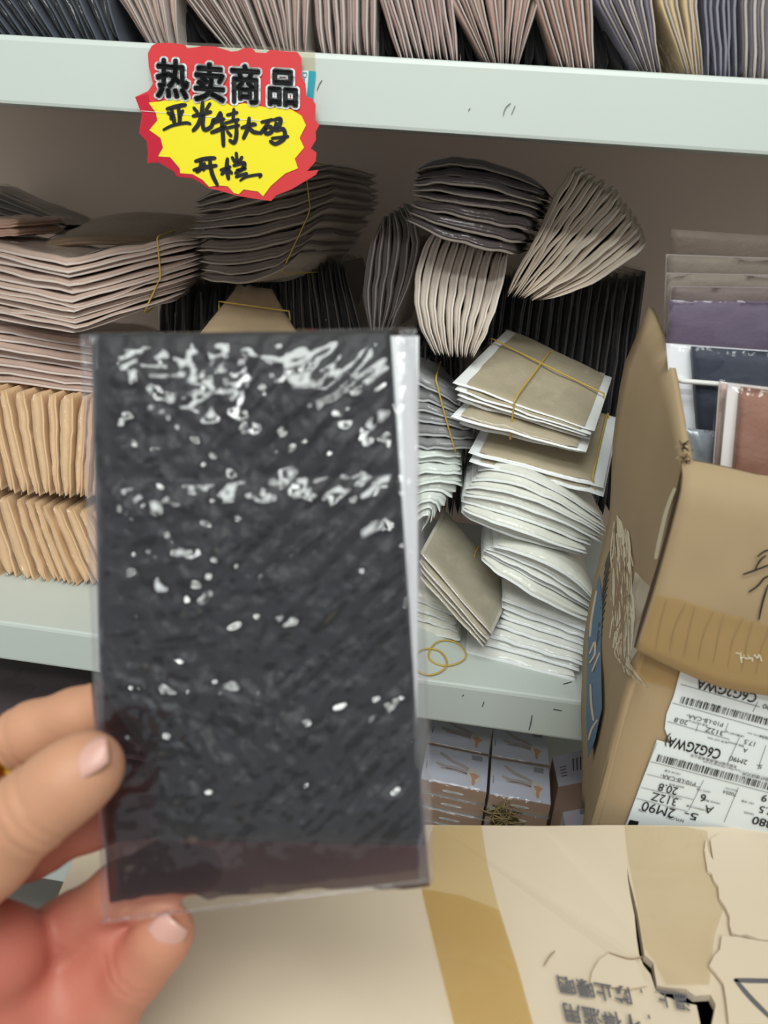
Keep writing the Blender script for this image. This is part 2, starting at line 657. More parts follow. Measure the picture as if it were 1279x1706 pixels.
def band_along(bd, v0, label, r=.0009, t0=-.03, t1=1.03, group=None, slope=0):
    pts = []
    for u in np.linspace(-.01, 1.01, 16):
        pts.append(bd.S(t0, u) + bd.E(u) * (v0 + slope * (u - .5)) - bd.down * .0022)
    for t in np.linspace(t0, t1, 8)[1:-1]:
        pts.append(bd.S(t, 1.01) + bd.E(1) * (v0 + slope * .5))
    for u in np.linspace(1.01, -.01, 16):
        pts.append(bd.S(t1, u) + bd.E(u) * (v0 + slope * (u - .5)) + bd.down * .002)
    for t in np.linspace(t1, t0, 8)[1:-1]:
        pts.append(bd.S(t, -.01) + bd.E(0) * (v0 - slope * .5))
    o = tube('rubber_band', pts, r, M_RUBBER, None, True)
    tag(o, label, 'rubber band', group)
    return o


# ---- upper shelf row: packets stand on edge, tops above the picture
def lip_y(x):
    return 57 + (130 - 57) * x / 1279.


def upper_row(key, n, b0, b1, t0, t1, rgb, phrase, card=(190, 178, 172), bulge=None, y0=.016, **kw):
    def base(x):
        p = PY(x, lip_y(x) + 3, y0)
        p[2] = ZU + .001
        return p
    A = [base(b0), base(b1)]
    B, M = [], []
    for k, (a, tx) in enumerate(((A[0], t0), (A[1], t1))):
        q = PY(tx, 0, y0)
        d = q - a
        m = a + d * (.05 / d[2])
        if bulge:
            m[0] += bulge[k]
        M.append(m)
        # above the lower bend the packets stand straighter
        B.append(m + np.array([(m - a)[0] * .5, 0, .15]))
    bd = Bundle(A, B, (0, .13, 0), M, um=.30, sharp=True, raw=True)
    build_packets(bd, n, rgb, phrase, 'left', card, seed=key, **kw)
    return bd


upper_row(1, 12, -8, 205, -60, 182, (22, 22, 30), 'black packets leaning at the left end of the upper shelf', (84, 88, 98), fill=.84)
upper_row(2, 7, 243, 297, 192, 294, (178, 150, 140), 'seven mauve packets standing behind the sign\'s left top corner')
upper_row(3, 10, 377, 446, 308, 412, (172, 142, 134), 'pinkish packets leaning behind the sign\'s top edge')
upper_row(31, 7, 452, 508, 416, 515, (166, 136, 128), 'rosy brown packets above the sign\'s right top corner')
upper_row(4, 8, 528, 626, 520, 627, (162, 134, 128), 'pale brown packets standing just right of the sign')
upper_row(5, 11, 662, 765, 630, 754, (170, 136, 132), 'second pink-brown bunch right of the sign')
upper_row(6, 10, 805, 864, 760, 884, (168, 136, 126), 'bunch narrowing at its foot in the upper row', bulge=(-.008, .008))
upper_row(7, 6, 927, 993, 887, 985, (160, 126, 114), 'six brown packets beside the grey-lilac ones above', fill=.8)
upper_row(8, 7, 1064, 1102, 990, 1082, (112, 106, 122), 'grey-lilac packets leaning left on the upper shelf')
upper_row(9, 4, 1140, 1172, 1094, 1161, (196, 172, 132), 'four cream packets on the upper shelf')
upper_row(10, 6, 1176, 1228, 1164, 1226, (50, 48, 64), 'navy packets standing right of the cream ones', (140, 136, 150))
upper_row(11, 5, 1234, 1300, 1232, 1302, (104, 98, 106), 'charcoal grey packets at the upper shelf\'s right end')

for k, (b0, b1, t0, t1, ph) in enumerate(((301, 374, 298, 306, 'black packets in the gap above the sign\'s left corner'), (768, 802, 756, 760, 'black gap-darkening packets added left of the foot-narrowed bunch'),
                                          (868, 924, 886, 887, 'black gap-darkening packets added left of the six brown ones'), (997, 1060, 986, 990, 'black gap-darkening packets added left of the grey-lilac ones'), (628, 660, 627, 630, 'black gap-darkening packets added before the second pink-brown bunch'))):
    upper_row(60 + k, 2, b0, b1, t0, t1, (20, 19, 22), ph, None, y0=.034, sleeve=False, fill=.98)  # made-up packets, set back to darken the gaps between bunches

# ---- middle compartment
MAUVE = (192, 164, 150)
b1 = Bundle([(-70, 392, .12), (-70, 465, .12), (-70, 518, .12)], [(334, 386, .17), (338, 440, .165), (296, 500, .16)], (-.03, .13, .005),
            [(112, 428, .075), (122, 505, .07), (128, 556, .07)], um=.5, sharp=True)
build_packets(b1, 12, MAUVE, 'big mauve stack lying at the shelf\'s left end', 'top', (214, 196, 186), seed=20, wr=.0018, fill=.8, nu=25)
band_around(b1, .83, 'thin yellow rubber band around the big mauve stack', t0=-.01, t1=1.0, v1=.8)
b2 = Bundle([(-70, 528, .12), (-70, 628, .12)], [(205, 576, .10), (205, 662, .10)], (0, .13, 0))
build_packets(b2, 7, (188, 158, 144), 'lower mauve stack above the upright beige packets', 'top', (222, 208, 200), seed=21, wr=.0015, fill=.82)
b3 = Bundle([(-70, 640, .09), (5, 649, .09), (135, 659, .09), (200, 665, .09)], [(-60, 800, .09), (46, 826, .09), (124, 828, .09), (190, 832, .09)], (0, .12, 0))
build_packets(b3, 14, (222, 184, 144), 'upright beige packets in the upper of two rows', 'left', (228, 192, 152), seed=22, wr=.0012, fill=.9)
b4 = Bundle([(-100, 812, .092), (26, 830, .092), (80, 842, .092), (165, 852, .092)], [(-60, 955, .09), (72, 968, .09), (135, 974, .09), (225, 982, .09)], (0, .12, 0))
build_packets(b4, 12, (218, 180, 140), 'leaning beige packets resting on the lower shelf board', 'left', (226, 190, 150), seed=23, fill=.9)
b5 = Bundle([(-60, 296, .30), (-60, 372, .30)], [(112, 372, .27), (108, 392, .27)], (0, .09, .0))
build_packets(b5, 5, (84, 74, 70), 'dark brown packets at the far left back', 'top', (120, 108, 100), seed=24, fill=.8)
b6 = Bundle([(-50, 362, .13)] * 1 + [(-50, 396, .13)], [(32, 362, .14), (36, 392, .14)], (0, .09, .004))
build_packets(b6, 2, (190, 150, 128), 'two pinkish packets atop the big mauve stack', 'top', (206, 170, 150), seed=25, fill=.9)
A0 = PY(62, 400, .15)
b7 = Bundle([A0, A0 - [0, 0, .012]], [PY(292, 402, .2), PY(292, 402, .2) - [0, 0, .012]], (0.0, .13, .028), [PY(180, 392, .17), PY(180, 392, .17) - [0, 0, .012]], raw=True)
build_packets(b7, 1, (134, 108, 84), 'olive brown packet lying on top of the big mauve stack', 'top', None, seed=26, group='olive packet')
b8 = Bundle([(330, 326, .16), (318, 384, .15), (340, 464, .15)], [(556, 270, .20), (560, 332, .19), (500, 424, .16)], (.03, .12, 0),
            [(440, 290, .145), (450, 372, .145), (430, 470, .145)])
build_packets(b8, 10, (112, 98, 90), 'dark taupe fan below the sign', 'top', (176, 162, 150), seed=27, wr=.0018, fill=.82, nu=19)
band_around(b8, .80, 'thin rubber band around the dark taupe fan below the sign', r=.0006, v1=.8)
b9 = Bundle([(462, 430, .22), (575, 436, .22)], [(462, 820, .22), (660, 780, .22)], (0, .14, 0))
build_packets(b9, 9, (20, 19, 24), 'black packets standing below the dark taupe fan', 'left', (112, 104, 100), seed=28, fill=.86)
b9b = Bundle([(262, 476, .25), (470, 452, .25)], [(262, 840, .25), (462, 840, .25)], (0, .14, 0))
build_packets(b9b, 8, (20, 19, 24), 'black packets standing behind the tilted tan ones', 'left', (60, 58, 60), seed=281, fill=.9)
F0 = PY(322, 560, .10)
F1 = PY(520, 590, .10)
fe = PL(398, 468, F0, .13) - F0
fe2 = PL(452, 474, F1, .15) - F1
dn = np.array([0, .001, -.005])
b10 = Bundle([F0, F0 + dn * 4], [F1, F1 + dn * 4], fe, raw=True, extB=fe2)
build_packets(b10, 3, (206, 178, 142), 'tan packets tilted behind the held black one', 'top', (240, 240, 240), seed=29, nu=19)
band_along(b10, .55, 'yellow rubber band across the tilted tan packets')
b11 = Bundle([(634, 368, .13), (672, 338, .13)], [(616, 556, .13), (648, 552, .13)], (.01, .12, 0), [(606, 452, .12), (697, 420, .12)])
build_packets(b11, 6, (88, 80, 78), 'dark grey fan standing behind the held packet\'s right corner', 'left', (150, 142, 138), seed=30, fill=.8, wr=.0018)
b12 = Bundle([(694, 278, .06), (684, 320, .055), (677, 366, .055)], [(908, 304, .075), (898, 350, .065), (856, 424, .06)], (.02, .13, 0), [(790, 262, .05), (790, 330, .045), (762, 406, .05)])
build_packets(b12, 8, (68, 57, 58), 'dark purple-brown stack below the upper shelf', 'top', (136, 124, 116), seed=31, wr=.0014, fill=.84, nu=19)
b13 = Bundle([(716, 384, .105), (848, 420, .105)], [(722, 592, .095), (790, 596, .095)], (.0, .12, .0), [(688, 494, .085), (828, 508, .085)])
build_packets(b13, 10, (204, 190, 178), 'pinkish white packets hanging below the dark purple-brown stack', 'left', (236, 224, 214), seed=32, wr=.0009, fill=.86, nu=19)
b14 = Bundle([(842, 488, .09), (866, 494, .09), (905, 500, .09)], [(948, 276, .11), (1020, 320, .11), (1078, 404, .11)], (.02, .12, .012), [(896, 380, .095), (945, 408, .095), (1000, 466, .095)])
build_packets(b14, 14, (212, 194, 176), 'cream fan right of the dark purple-brown stack', 'left', (232, 218, 204), seed=33, wr=.0014, fill=.84, nu=19)
b15 = Bundle([(815, 462, .24), (1076, 456, .24)], [(770, 800, .24), (1020, 860, .24)], (0, .14, 0))
build_packets(b15, 17, (20, 19, 24), 'black packets standing at the back beside the open carton', 'left', (96, 90, 90), seed=34, fill=.88)
b16 = Bundle([(668, 560, .19), (770, 585, .19)], [(676, 860, .19), (770, 860, .19)], (0, .14, 0))
build_packets(b16, 7, (22, 21, 26), 'black packets standing under the pinkish white ones', 'left', (112, 104, 104), seed=35, fill=.86)
# white and beige column
p0, p1 = PY(757, 632, .07), PY(985, 714, .055)
eL = PL(848, 543, p0, .128) - p0
eR = PL(1016, 624, p1, .128) - p1
q0, q1 = PY(764, 708, .078), PY(975, 756, .062)
b17 = Bundle([p0, q0], [p1, q1], eL, raw=True, extB=eR)
build_packets(b17, 6, (180, 167, 143), 'beige packets banded crosswise atop the white pile', 'top', (246, 246, 246), seed=36, wr=.0012, fill=.72, nu=21, cardlip=.001, inset=.055, film_over=.03, jit=1.2)
band_along(b17, .62, 'rubber band running lengthwise over the top beige packets', slope=-.1)
band_around(b17, .45, 'rubber band running crosswise over the top beige packets', tilt=-.03, v0=-.003)
p0, p1 = PY(783, 742, .075), PY(1004, 798, .06)
eL = PL(836, 650, p0, .128) - p0
eR = PL(1028, 684, p1, .128) - p1
q0, q1 = PY(786, 766, .078), PY(1008, 822, .062)
b18 = Bundle([p0, q0], [p1, q1], eL, raw=True, extB=eR)
build_packets(b18, 2, (182, 168, 142), 'two beige packets with white cards under the banded ones', 'top', (244, 246, 248), seed=37, fill=.55, cardlip=.004, inset=.06, film_over=.03)
band_around(b18, .93, 'rubber band around the two lower beige packets', v0=-.003)
WHITE = (232, 232, 222)
b19 = Bundle([(803, 772, .085), (772, 820, .075), (768, 858, .075)], [(1010, 862, .07), (1000, 895, .065), (968, 928, .06)], (.0, .13, .0), [(890, 786, .06), (880, 840, .052), (846, 896, .052)])
build_packets(b19, 7, WHITE, 'upper white stack below the beige packets', 'top', (244, 246, 246), seed=38, wr=.0010, jit=1.1, fill=.86, nu=19)
b20 = Bundle([(826, 897, .075), (806, 918, .07), (802, 936, .07)], [(994, 992, .055), (990, 1012, .05), (986, 1040, .05)], (.0, .13, .0), [(925, 922, .052), (900, 960, .045), (872, 986, .045)])
build_packets(b20, 5, WHITE, 'middle white stack tilted against the taupe packets', 'top', (244, 246, 246), seed=39, wr=.0010, jit=1.1, fill=.86, nu=19)
b21 = Bundle([(840, 982, .085), (832, 1035, .07), (775, 1086, .062)], [(980, 1036, .062), (980, 1085, .047), (955, 1133, .036)], (.0, .13, .002))
build_packets(b21, 7, (236, 236, 230), 'lowest white stack lying on the lower shelf', 'top', (246, 248, 250), seed=40, wr=.001, fill=.8, nu=19)
b22 = Bundle([(668, 612, .12), (668, 746, .12)], [(760, 664, .12), (796, 746, .11)], (.0, .12, .0), [(716, 628, .10), (735, 748, .10)])
build_packets(b22, 6, (140, 138, 140), 'grey packets banded left of the beige ones', 'top', (190, 190, 192), seed=41, wr=.0016, fill=.84)
band_around(b22, .62, 'yellow rubber band around the grey packets', tilt=.06)
b23 = Bundle([(672, 748, .11), (672, 890, .11)], [(768, 750, .11), (770, 812, .11), (700, 888, .11)], (.0, .12, .0), [(720, 750, .10), (712, 858, .10)])
build_packets(b23, 8, (222, 226, 220), 'white fan below the grey packets', 'top', (240, 244, 242), seed=42, wr=.0016, fill=.86)
p0, p1 = PY(703, 912, .065), PY(822, 1052, .028)
eL = PL(742, 842, p0, .105) - p0
eR = PL(856, 978, p1, .105) - p1
q0, q1 = PY(700, 962, .070), PY(806, 1078, .034)
b24 = Bundle([p0, q0], [p1, q1], eL, raw=True, extB=eR)
build_packets(b24, 4, (178, 168, 148), 'taupe packets tilted against the white stacks', 'top', (206, 198, 188), seed=43, inset=.02, film_over=.03, wr=.001, fill=.6, nu=19)
band_around(b24, .5, 'yellow rubber band around the tilted taupe packets', v0=.08, v1=.95)
b25 = Bundle([(690, 975, .115), (690, 1050, .10)], [(752, 1008, .105), (768, 1068, .075)], (.0, .1, .0))
build_packets(b25, 4, (222, 220, 208), 'clear-wrapped pale packets under the tilted taupe ones', 'top', (238, 240, 236), seed=44, fill=.8)

# loose rubber bands on the shelf board
for k, (cx, cy, rx, ry, lab) in enumerate(((745, 1089, 31, 21, 'loose yellow rubber band on the shelf, the one behind'), (716, 1104, 28, 22, 'loose yellow rubber band on the shelf, the one in front'))):
    pts = []
    for g in np.linspace(0, 2 * math.pi, 40, endpoint=False):
        p = PZ(cx + rx * math.cos(g) * (1 + .06 * math.sin(3 * g)), cy + ry * math.sin(g), ZL + .0012)
        p[2] = ZL + .0012 + .0008 * (1 + math.sin(2 * g + k)) + .001 * k
        pts.append(p)
    tag(tube('rubber_band', pts, .0009, M_RUBBER, None, True), lab, 'rubber band', 'loose rubber bands')

# ------------------------------------------------------------------ hosiery boxes on the bottom shelf
M_BOXTOP = principled('printed_box_top', (206, 206, 222), .35, .03, 20)
M_BOXSIDE = principled('printed_box_side', (176, 146, 128), .4, .06, 40)
M_LEG = principled('printed_leg', (184, 172, 174), .4, .08, 60)
M_SHORTS = principled('printed_shorts', (200, 150, 128), .4, .08, 60)
M_SKIRT = principled('printed_dress', (210, 204, 196), .4, .08, 60)
BZ = PY(770, 1312, .035)[2]


def hosiery_box(c00, ux, uy, w, d, h, label, back=False):
    """c00: front-left top corner; ux, uy: unit vectors along the width and the depth"""
    c00 = np.array(c00)
    e = thing('hosiery_box', label, 'box', c00 + ux * w / 2 + uy * d / 2 - [0, 0, h], 'hosiery boxes on the bottom shelf')
    top = patch(c00, c00 + ux * w, c00 + ux * w + uy * d, c00 + uy * d)
    slab('carton_body', top, top - np.array([0, 0, h]), M_BOXSIDE, e, False)
    t2 = patch(c00 + [0, 0, .0004], c00 + ux * w + [0, 0, .0004], c00 + ux * w + uy * d + [0, 0, .0004], c00 + uy * d + [0, 0, .0004])
    slab('printed_top', t2, t2 - np.array([0, 0, .0004]), M_BOXTOP, e, False)
    to3 = lambda x, y: c00 + ux * (x * w) + uy * (y * d) + np.array([0, 0, .0008])
    nn = (0, 0, 1)
    strokes('leg_print', [([(.25, .82), (.42, .66), (.62, .56), (.82, .40)], .075), ([(.22, .52), (.36, .46), (.55, .46), (.78, .36)], .085), ([(.28, .40), (.5, .40), (.75, .34)], .05)], .1, to3, M_LEG, e, .0002, nn)
    to3b = lambda x, y: to3(x, y) + np.array([0, 0, .0002])
    polyplate('dress_print', [(.70, .5), (.82, .56), (.90, .40), (.88, .2), (.72, .16), (.68, .3)], to3b, M_SKIRT, e, .0002, nn)
    to3c = lambda x, y: to3(x, y) + np.array([0, 0, .0004])
    polyplate('shorts_print', [(.72, .40), (.80, .42), (.88, .36), (.82, .26), (.81, .10), (.77, .10), (.76, .3)], to3c, M_SHORTS, e, .0002, nn)
    strokes('lettering', [[(.74, .93 - .03 * k), (.90, .93 - .03 * k)] for k in range(5)] + [[(.05, .5), (.05, .3)]], .012, to3, M_GREYINK, e, .0002, nn)
    f = patch(c00 + [0, 0, -h], c00 + ux * w + [0, 0, -h], c00 + ux * w, c00)
    strokes('lettering', [[(.42 + .05 * k, .45), (.45 + .05 * k, .45)] for k in range(4)], .2, lambda x, y: c00 + ux * w * x + np.array([0, 0, -h * (1 - y)]) - uy * .0006, M_WHITE, e, .0002, -uy)
    s = .003
    a = c00 - ux * .001 - uy * .002 + [0, 0, .0018]
    sl = patch(a, a + ux * (w + .002), a + ux * (w + .002) + uy * (d + .003), a + uy * (d + .003), 8, 8)
    sl[..., 2] += noise(np.arange(8)[:, None] * .9 + s, np.arange(8)[None] * .9, int(h * 1e4)) * .0006
    slab('sleeve', sl, sl - np.array([0, 0, h + .0026]), M_FILM, e, True)
    return e


fl_, fr_ = PZ(718, 1301, BZ), PZ(810, 1320, BZ)
ux1 = unit(fr_ - fl_)
g_b, g_f = PZ(817, 1216, BZ), PZ(810, 1320, BZ)
uy1 = unit(g_b - g_f)
w1 = np.linalg.norm(fr_ - fl_) + .012
dep = np.linalg.norm(PZ(722, 1240, BZ) - PZ(718, 1301, BZ))
rl, rr = PZ(815, 1323, BZ), PZ(917, 1341, BZ)
ux2 = unit(rr - rl)
w2 = np.linalg.norm(rr - rl)
bh = .0165
fl_ = fr_ - ux1 * w1
names = ['top', 'second', 'third', 'fourth', 'fifth', 'sixth']
nlay = int((BZ - ZB - .002) / (bh + .0022))
bh = (BZ - ZB - .002) / nlay - .0022
for col, (o_, ux_, w_, cn) in enumerate(((fl_, ux1, w1, 'left'), (rl, ux2, w2, 'right'))):
    for k in range(min(nlay, 8)):
        hosiery_box(o_ - np.array([0, 0, k * (bh + .0022)]) + uy1 * (.001 * (k % 2)), ux_, uy1, w_, dep - .003, bh,
                    f'{(names + ["seventh", "eighth"])[k]} leg-print box from the top of the front {cn} pile')
    for k in range(2):
        hosiery_box(o_ + uy1 * (dep + .002) - np.array([0, 0, k * (bh + .0022)]), ux_, uy1, w_, dep - .003, bh,
                    f'{names[k]} leg-print box from the top of the rear {cn} pile')
    zz = BZ - 2 * (bh + .0022)
    s_ = thing('hosiery_box', f'plain support box beneath the rear {cn} pile of leg-print boxes', 'box', o_ + uy1 * (dep + .06), 'rear support boxes')
    a_ = o_ + uy1 * (dep + .004)
    t_ = patch(a_, a_ + ux_ * w_, a_ + ux_ * w_ + uy1 * (dep - .005), a_ + uy1 * (dep - .005))
    t_[..., 2] = zz - .001
    b_ = t_.copy()
    b_[..., 2] = ZB + .0005
    slab('carton_body', t_, b_, M_BOXSIDE, s_, False)


def flat_box(name, pts, h, mats, label, cat, group=None, marks=None, bz=None):
    e = thing(name, label, cat, np.mean(pts, 0) - [0, 0, h], group)
    t = patch(*pts)
    slab('carton_body', t, t - np.array([0, 0, h]), mats[0], e, False)
    if marks:
        a, b, c, d = map(np.array, pts)
        to3 = lambda x, y: a * (1 - x) * (1 - y) + b * x * (1 - y) + c * x * y + d * (1 - x) * y + np.array([0, 0, .0004])
        polyplate('printed_top', [(.0, .0), (1, 0), (1, 1), (0, 1)], to3, mats[1], e, .0003, (0, 0, 1))
        to3b = lambda x, y: to3(x, y) + np.array([0, 0, .0003])
        strokes('barcode', marks[0], marks[1], to3b, M_BLACKINK, e, .0002, (0, 0, 1))
    return e


M_LILAC = principled('lilac_carton', (190, 184, 198), .45, .04, 20)
z3 = BZ - .004
q = [PZ(930, 1311, z3), PZ(1010, 1296, z3), PZ(1010, 1240, z3), PZ(920, 1262, z3)]
flat_box('barcode_carton', q, z3 - ZB - .001, (M_BOXSIDE, M_LILAC), 'lilac carton with a barcode right of the leg-print boxes', 'box', None,
         ([[(.34 + .07 * k, .40), (.36 + .07 * k, .78)] for k in range(6)] + [[(.1, .3 + .1 * k), (.2, .3 + .1 * k)] for k in range(4)], .025))
z4 = BZ - .045
q = [PZ(944, 1390, z4), PZ(1030, 1382, z4), PZ(1030, 1322, z4), PZ(934, 1336, z4)]
flat_box('white_carton', q, z4 - ZB - .001, (M_WHITE, M_LILAC), 'white carton below the lilac barcode carton', 'box', None,
         ([[(.3, .55 + .05 * k), (.5, .55 + .05 * k)] for k in range(4)], .02))
# crumpled brown packaging straw in front of the boxes
pts = []
c = PY(835, 1356, .012)
R_ = np.random.default_rng(4)
for k in range(150):
    pts.append(c + np.array([R_.normal(0, .011), R_.normal(0, .006), R_.normal(-.004, .007)]))
tag(tube('raffia_twine', pts, .0007, principled('raffia', (150, 130, 92), .8, .1, 80), None, False, 5), 'tangled brown raffia twine in front of the leg-print boxes', 'twine')

# dark packets on the bottom shelf at the left
zq = .50
DB = lambda a, b, z, Y, e: Bundle([PY(*a, Y), PY(*a, Y) - [0, 0, z]], [PY(*b, Y), PY(*b, Y) - [0, 0, z]], e, raw=True)
bq = DB((-150, 1158), (260, 1240), .17, .03, (-.02, .15, .0))
build_packets(bq, 4, (78, 66, 70), 'dark plum packets on the bottom shelf behind the hand', 'top', (130, 120, 124), seed=50, fill=.8)
bq2 = DB((-200, 1202), (40, 1250), .03, -.03, (0, .055, .0))

# ------------------------------------------------------------------ sale sign
SY = -.0065
sg = lambda X, Y: (220 + X / 3.762, 60 + Y / 3.762)


def sign3(d):
    def f(X, Y):
        x, y = sg(X, Y)
        p = PY(x, y, SY)
        p = CAM + (p - CAM) * (1 - .000012 * (Y - 60))
        return p + np.array([0, -d, 0])
    return f


sign = thing('sale_sign', 'red and yellow starburst sale sign with black writing taped to the shelf lip', 'sign', PY(385, 200, SY))


def dense(pts, step=30):
    o = []
    for i in range(len(pts)):
        a, b = np.array(pts[i], float), np.array(pts[(i + 1) % len(pts)], float)
        k = max(1, int(np.linalg.norm(b - a) / step))
        for j in range(k):
            o.append(tuple(a + (b - a) * j / k))
    return o


red = [(150, 45), (240, 42), (330, 55), (345, 76), (400, 70), (440, 62), (520, 65), (560, 78), (620, 97), (660, 94), (700, 76), (750, 75), (775, 103), (840, 106), (862, 86), (960, 95), (1035, 100), (1060, 135), (1062, 250), (1085, 300), (1092, 378),
       (1128, 392), (1150, 430), (1146, 520), (1172, 560), (1150, 600), (1152, 650), (1120, 705), (1155, 730), (1150, 785), (1095, 848), (1168, 838), (1150, 870), (1000, 960), (900, 1000), (872, 1034), (780, 1022), (660, 1002), (540, 967), (484, 955), (380, 893), (280, 882), (265, 852), (165, 792),
       (95, 798), (100, 740), (92, 660), (45, 610), (62, 490), (50, 465), (18, 382), (100, 345), (130, 300), (120, 250), (104, 190), (98, 110), (122, 62)]
polyplate('sign_board', dense(red), sign3(0), M_RED, sign, .0006)
crim = [(22, 385), (100, 362), (112, 420), (150, 480), (160, 530), (112, 590), (180, 640), (195, 700), (165, 757), (240, 762), (300, 830), (305, 862), (380, 868), (440, 902), (484, 950), (380, 890), (280, 878), (265, 848), (165, 788), (99, 792), (103, 740), (95, 660), (50, 610), (66, 490), (54, 465)]
polyplate('sign_border', dense(crim), sign3(.0003), M_CRIMSON, sign, .0003)
yel = [(105, 418), (170, 412), (250, 396), (330, 386), (390, 402), (410, 427), (460, 410), (520, 390), (560, 402), (620, 437), (700, 422), (760, 432), (860, 452), (930, 446), (1000, 462), (1062, 500), (1090, 560), (1050, 640), (1078, 700), (1020, 770), (1040, 830), (960, 862), (925, 892),
       (870, 940), (822, 1005), (790, 975), (700, 962), (668, 992), (640, 985), (600, 942), (540, 937), (484, 945), (440, 900), (380, 866), (302, 860), (300, 830), (240, 760), (165, 755), (195, 700), (180, 640), (110, 590), (160, 530), (150, 480)]
polyplate('sign_burst', dense(yel), sign3(.0005), M_YELLOW, sign, .0003)
heads = [('热', (150, 360), 228, 262), ('卖', (384, 382), 225, 262), ('商', (612, 395), 215, 262), ('品', (842, 412), 225, 255)]


def headline(grow, ring):
    """heavy type: the same glyph thickened evenly all round"""
    its = []
    for ch, (x, y), w, h in heads:
        for k in range(ring):
            g = 2 * math.pi * k / ring
            its.append((ch, (x + grow * math.cos(g), y + grow * math.sin(g) - 0), (w * .92, 14), (0, -h * .98)))
    return its


lettering(headline(20, 18), sign3(.0010), M_WHITE, sign, 'lettering_outline')
lettering(headline(8, 10), sign3(.0013), M_BLACKINK, sign, 'lettering')
hand = [
    [(222, 458), (290, 440), (338, 432)], [(250, 462), (264, 520), (266, 545)], [(292, 448), (301, 500), (300, 545)], [(228, 482), (252, 498), (246, 520)], [(320, 470), (302, 508)], ([(200, 588), (260, 560), (340, 545), (368, 552)], 19),
    [(445, 415), (441, 470), (440, 498)], [(390, 452), (412, 478)], [(490, 425), (466, 465)], [(385, 502), (440, 490), (496, 476)], [(436, 500), (416, 556), (385, 594)], [(452, 498), (446, 560), (460, 588), (498, 568), (510, 528)],
    [(555, 480), (536, 518), (506, 530)], [(508, 548), (578, 520)], [(560, 488), (570, 600), (575, 690)], [(500, 606), (540, 590), (588, 568)], [(600, 496), (660, 480)], [(640, 460), (635, 532)], [(588, 546), (668, 524)], [(580, 582), (670, 560)], [(655, 540), (656, 620), (642, 668), (614, 654)], [(600, 600), (622, 626)],
    [(690, 576), (750, 556), (776, 555)], [(736, 515), (726, 580), (700, 642)], [(735, 574), (760, 600), (796, 608)],
    [(815, 540), (880, 525)], [(862, 530), (832, 580), (805, 612)], [(836, 580), (842, 612), (876, 600), (870, 570), (838, 578)], [(890, 527), (930, 520), (926, 558), (905, 575)], [(905, 545), (900, 590), (950, 585), (956, 640), (902, 676), (868, 660)], [(880, 642), (978, 630)],
    [(400, 785), (460, 770), (522, 765)], [(390, 840), (450, 825), (530, 812)], [(436, 780), (430, 830), (408, 852)], [(490, 775), (496, 830), (510, 880), (536, 932)], [(456, 800), (450, 840)],
    [(560, 840), (616, 820)], [(600, 770), (596, 830), (606, 896)], [(598, 835), (564, 866)], [(605, 835), (626, 860)], [(655, 735), (661, 790)], [(630, 762), (646, 790)], [(690, 760), (670, 796)], [(640, 812), (702, 796), (696, 830), (650, 860)], [(660, 842), (712, 830)], [(655, 882), (720, 862)], ([(680, 906), (720, 882), (806, 868), (800, 886)], 17)]
strokes('lettering', hand, 25, sign3(.0011), M_BLACKINK, sign, .0002)
strokes('crease_line', [[(60, 470), (300, 490), (560, 515), (760, 528), (960, 540)]], 3, sign3(.0009), M_WHITE, sign, .0001)
polyplate('tape_strip', [sg(330, 40), sg(600, 50), sg(900, 70), sg(1145, 92), sg(1148, 230), sg(1060, 215), sg(1040, 118), sg(700, 96), sg(340, 78)], lambda x, y: PY(x, y, -.0020), M_CLEARTAPE, sign, .0002)
stk = thing('price_sticker', 'small teal and white sticker on the lip at the sign\'s right edge', 'sticker', PY(516, 140, -.0024))
sk = lambda d: (lambda x, y: PY(x, y, -.0022 - d))
polyplate('sticker_paper', [(503, 117), (526, 119), (521, 166), (500, 164)], sk(0), M_WHITE, stk, .0002)
polyplate('colour_bar', [(514, 118), (526, 119), (521, 166), (511, 165)], sk(.0003), M_TEAL, stk, .0002)
lettering([('Dow', (504, 119), (-.8, 14.5), (11, 1))], sk(.0004), M_TEAL, stk)

# ------------------------------------------------------------------ open carton on the right
crt = thing('open_carton', 'tall open cardboard carton with barcode labels and torn taped flap', 'carton', PY(1150, 1300, -.1) * [1, 1, 0] + [0, 0, .56])
YF, YK = -.19, -.012
fr_px = [(1143, 766), (1125, 850), (1105, 940), (1083, 1022), (1060, 1102), (1040, 1180), (1020, 1245), (985, 1372)]
bk_px = [(1080, 512), (1040, 610), (1018, 740), (1014, 850), (992, 960), (974, 1060), (968, 1180), (968, 1340)]


def resample(P, k):
    P = np.array(P, float)
    d = np.concatenate([[0], np.cumsum(np.linalg.norm(np.diff(P, axis=0), axis=1))])
    s = np.linspace(0, d[-1], k)
    return np.stack([np.interp(s, d, P[:, i]) for i in range(P.shape[1])], -1)


fr3 = resample([PY(x, y, YF) for x, y in fr_px], 24)
bk3 = resample([PY(x, y, YK) for x, y in bk_px], 24)
fr3 = np.concatenate([fr3, [[fr3[-1][0], YF, .56]]])
bk3 = np.concatenate([bk3, [[bk3[-1][0], YK, .56]]])
nu = 13
uu = np.linspace(0, 1, nu)[None, :, None]
lw = fr3[:, None] * (1 - uu) + bk3[:, None] * uu
bow = np.sin(math.pi * np.linspace(0, 1, nu))[None, :] * np.linspace(1, .1, len(fr3))[:, None]
lw[..., 0] += .004 * bow + .0012 * noise(np.arange(len(fr3))[:, None] * .35, np.arange(nu)[None] * .5, 3)
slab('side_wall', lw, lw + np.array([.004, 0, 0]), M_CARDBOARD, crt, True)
XR = .41
fy = lambda x: YF + (x - .13) * .02
fx0 = fr3[:, 0]
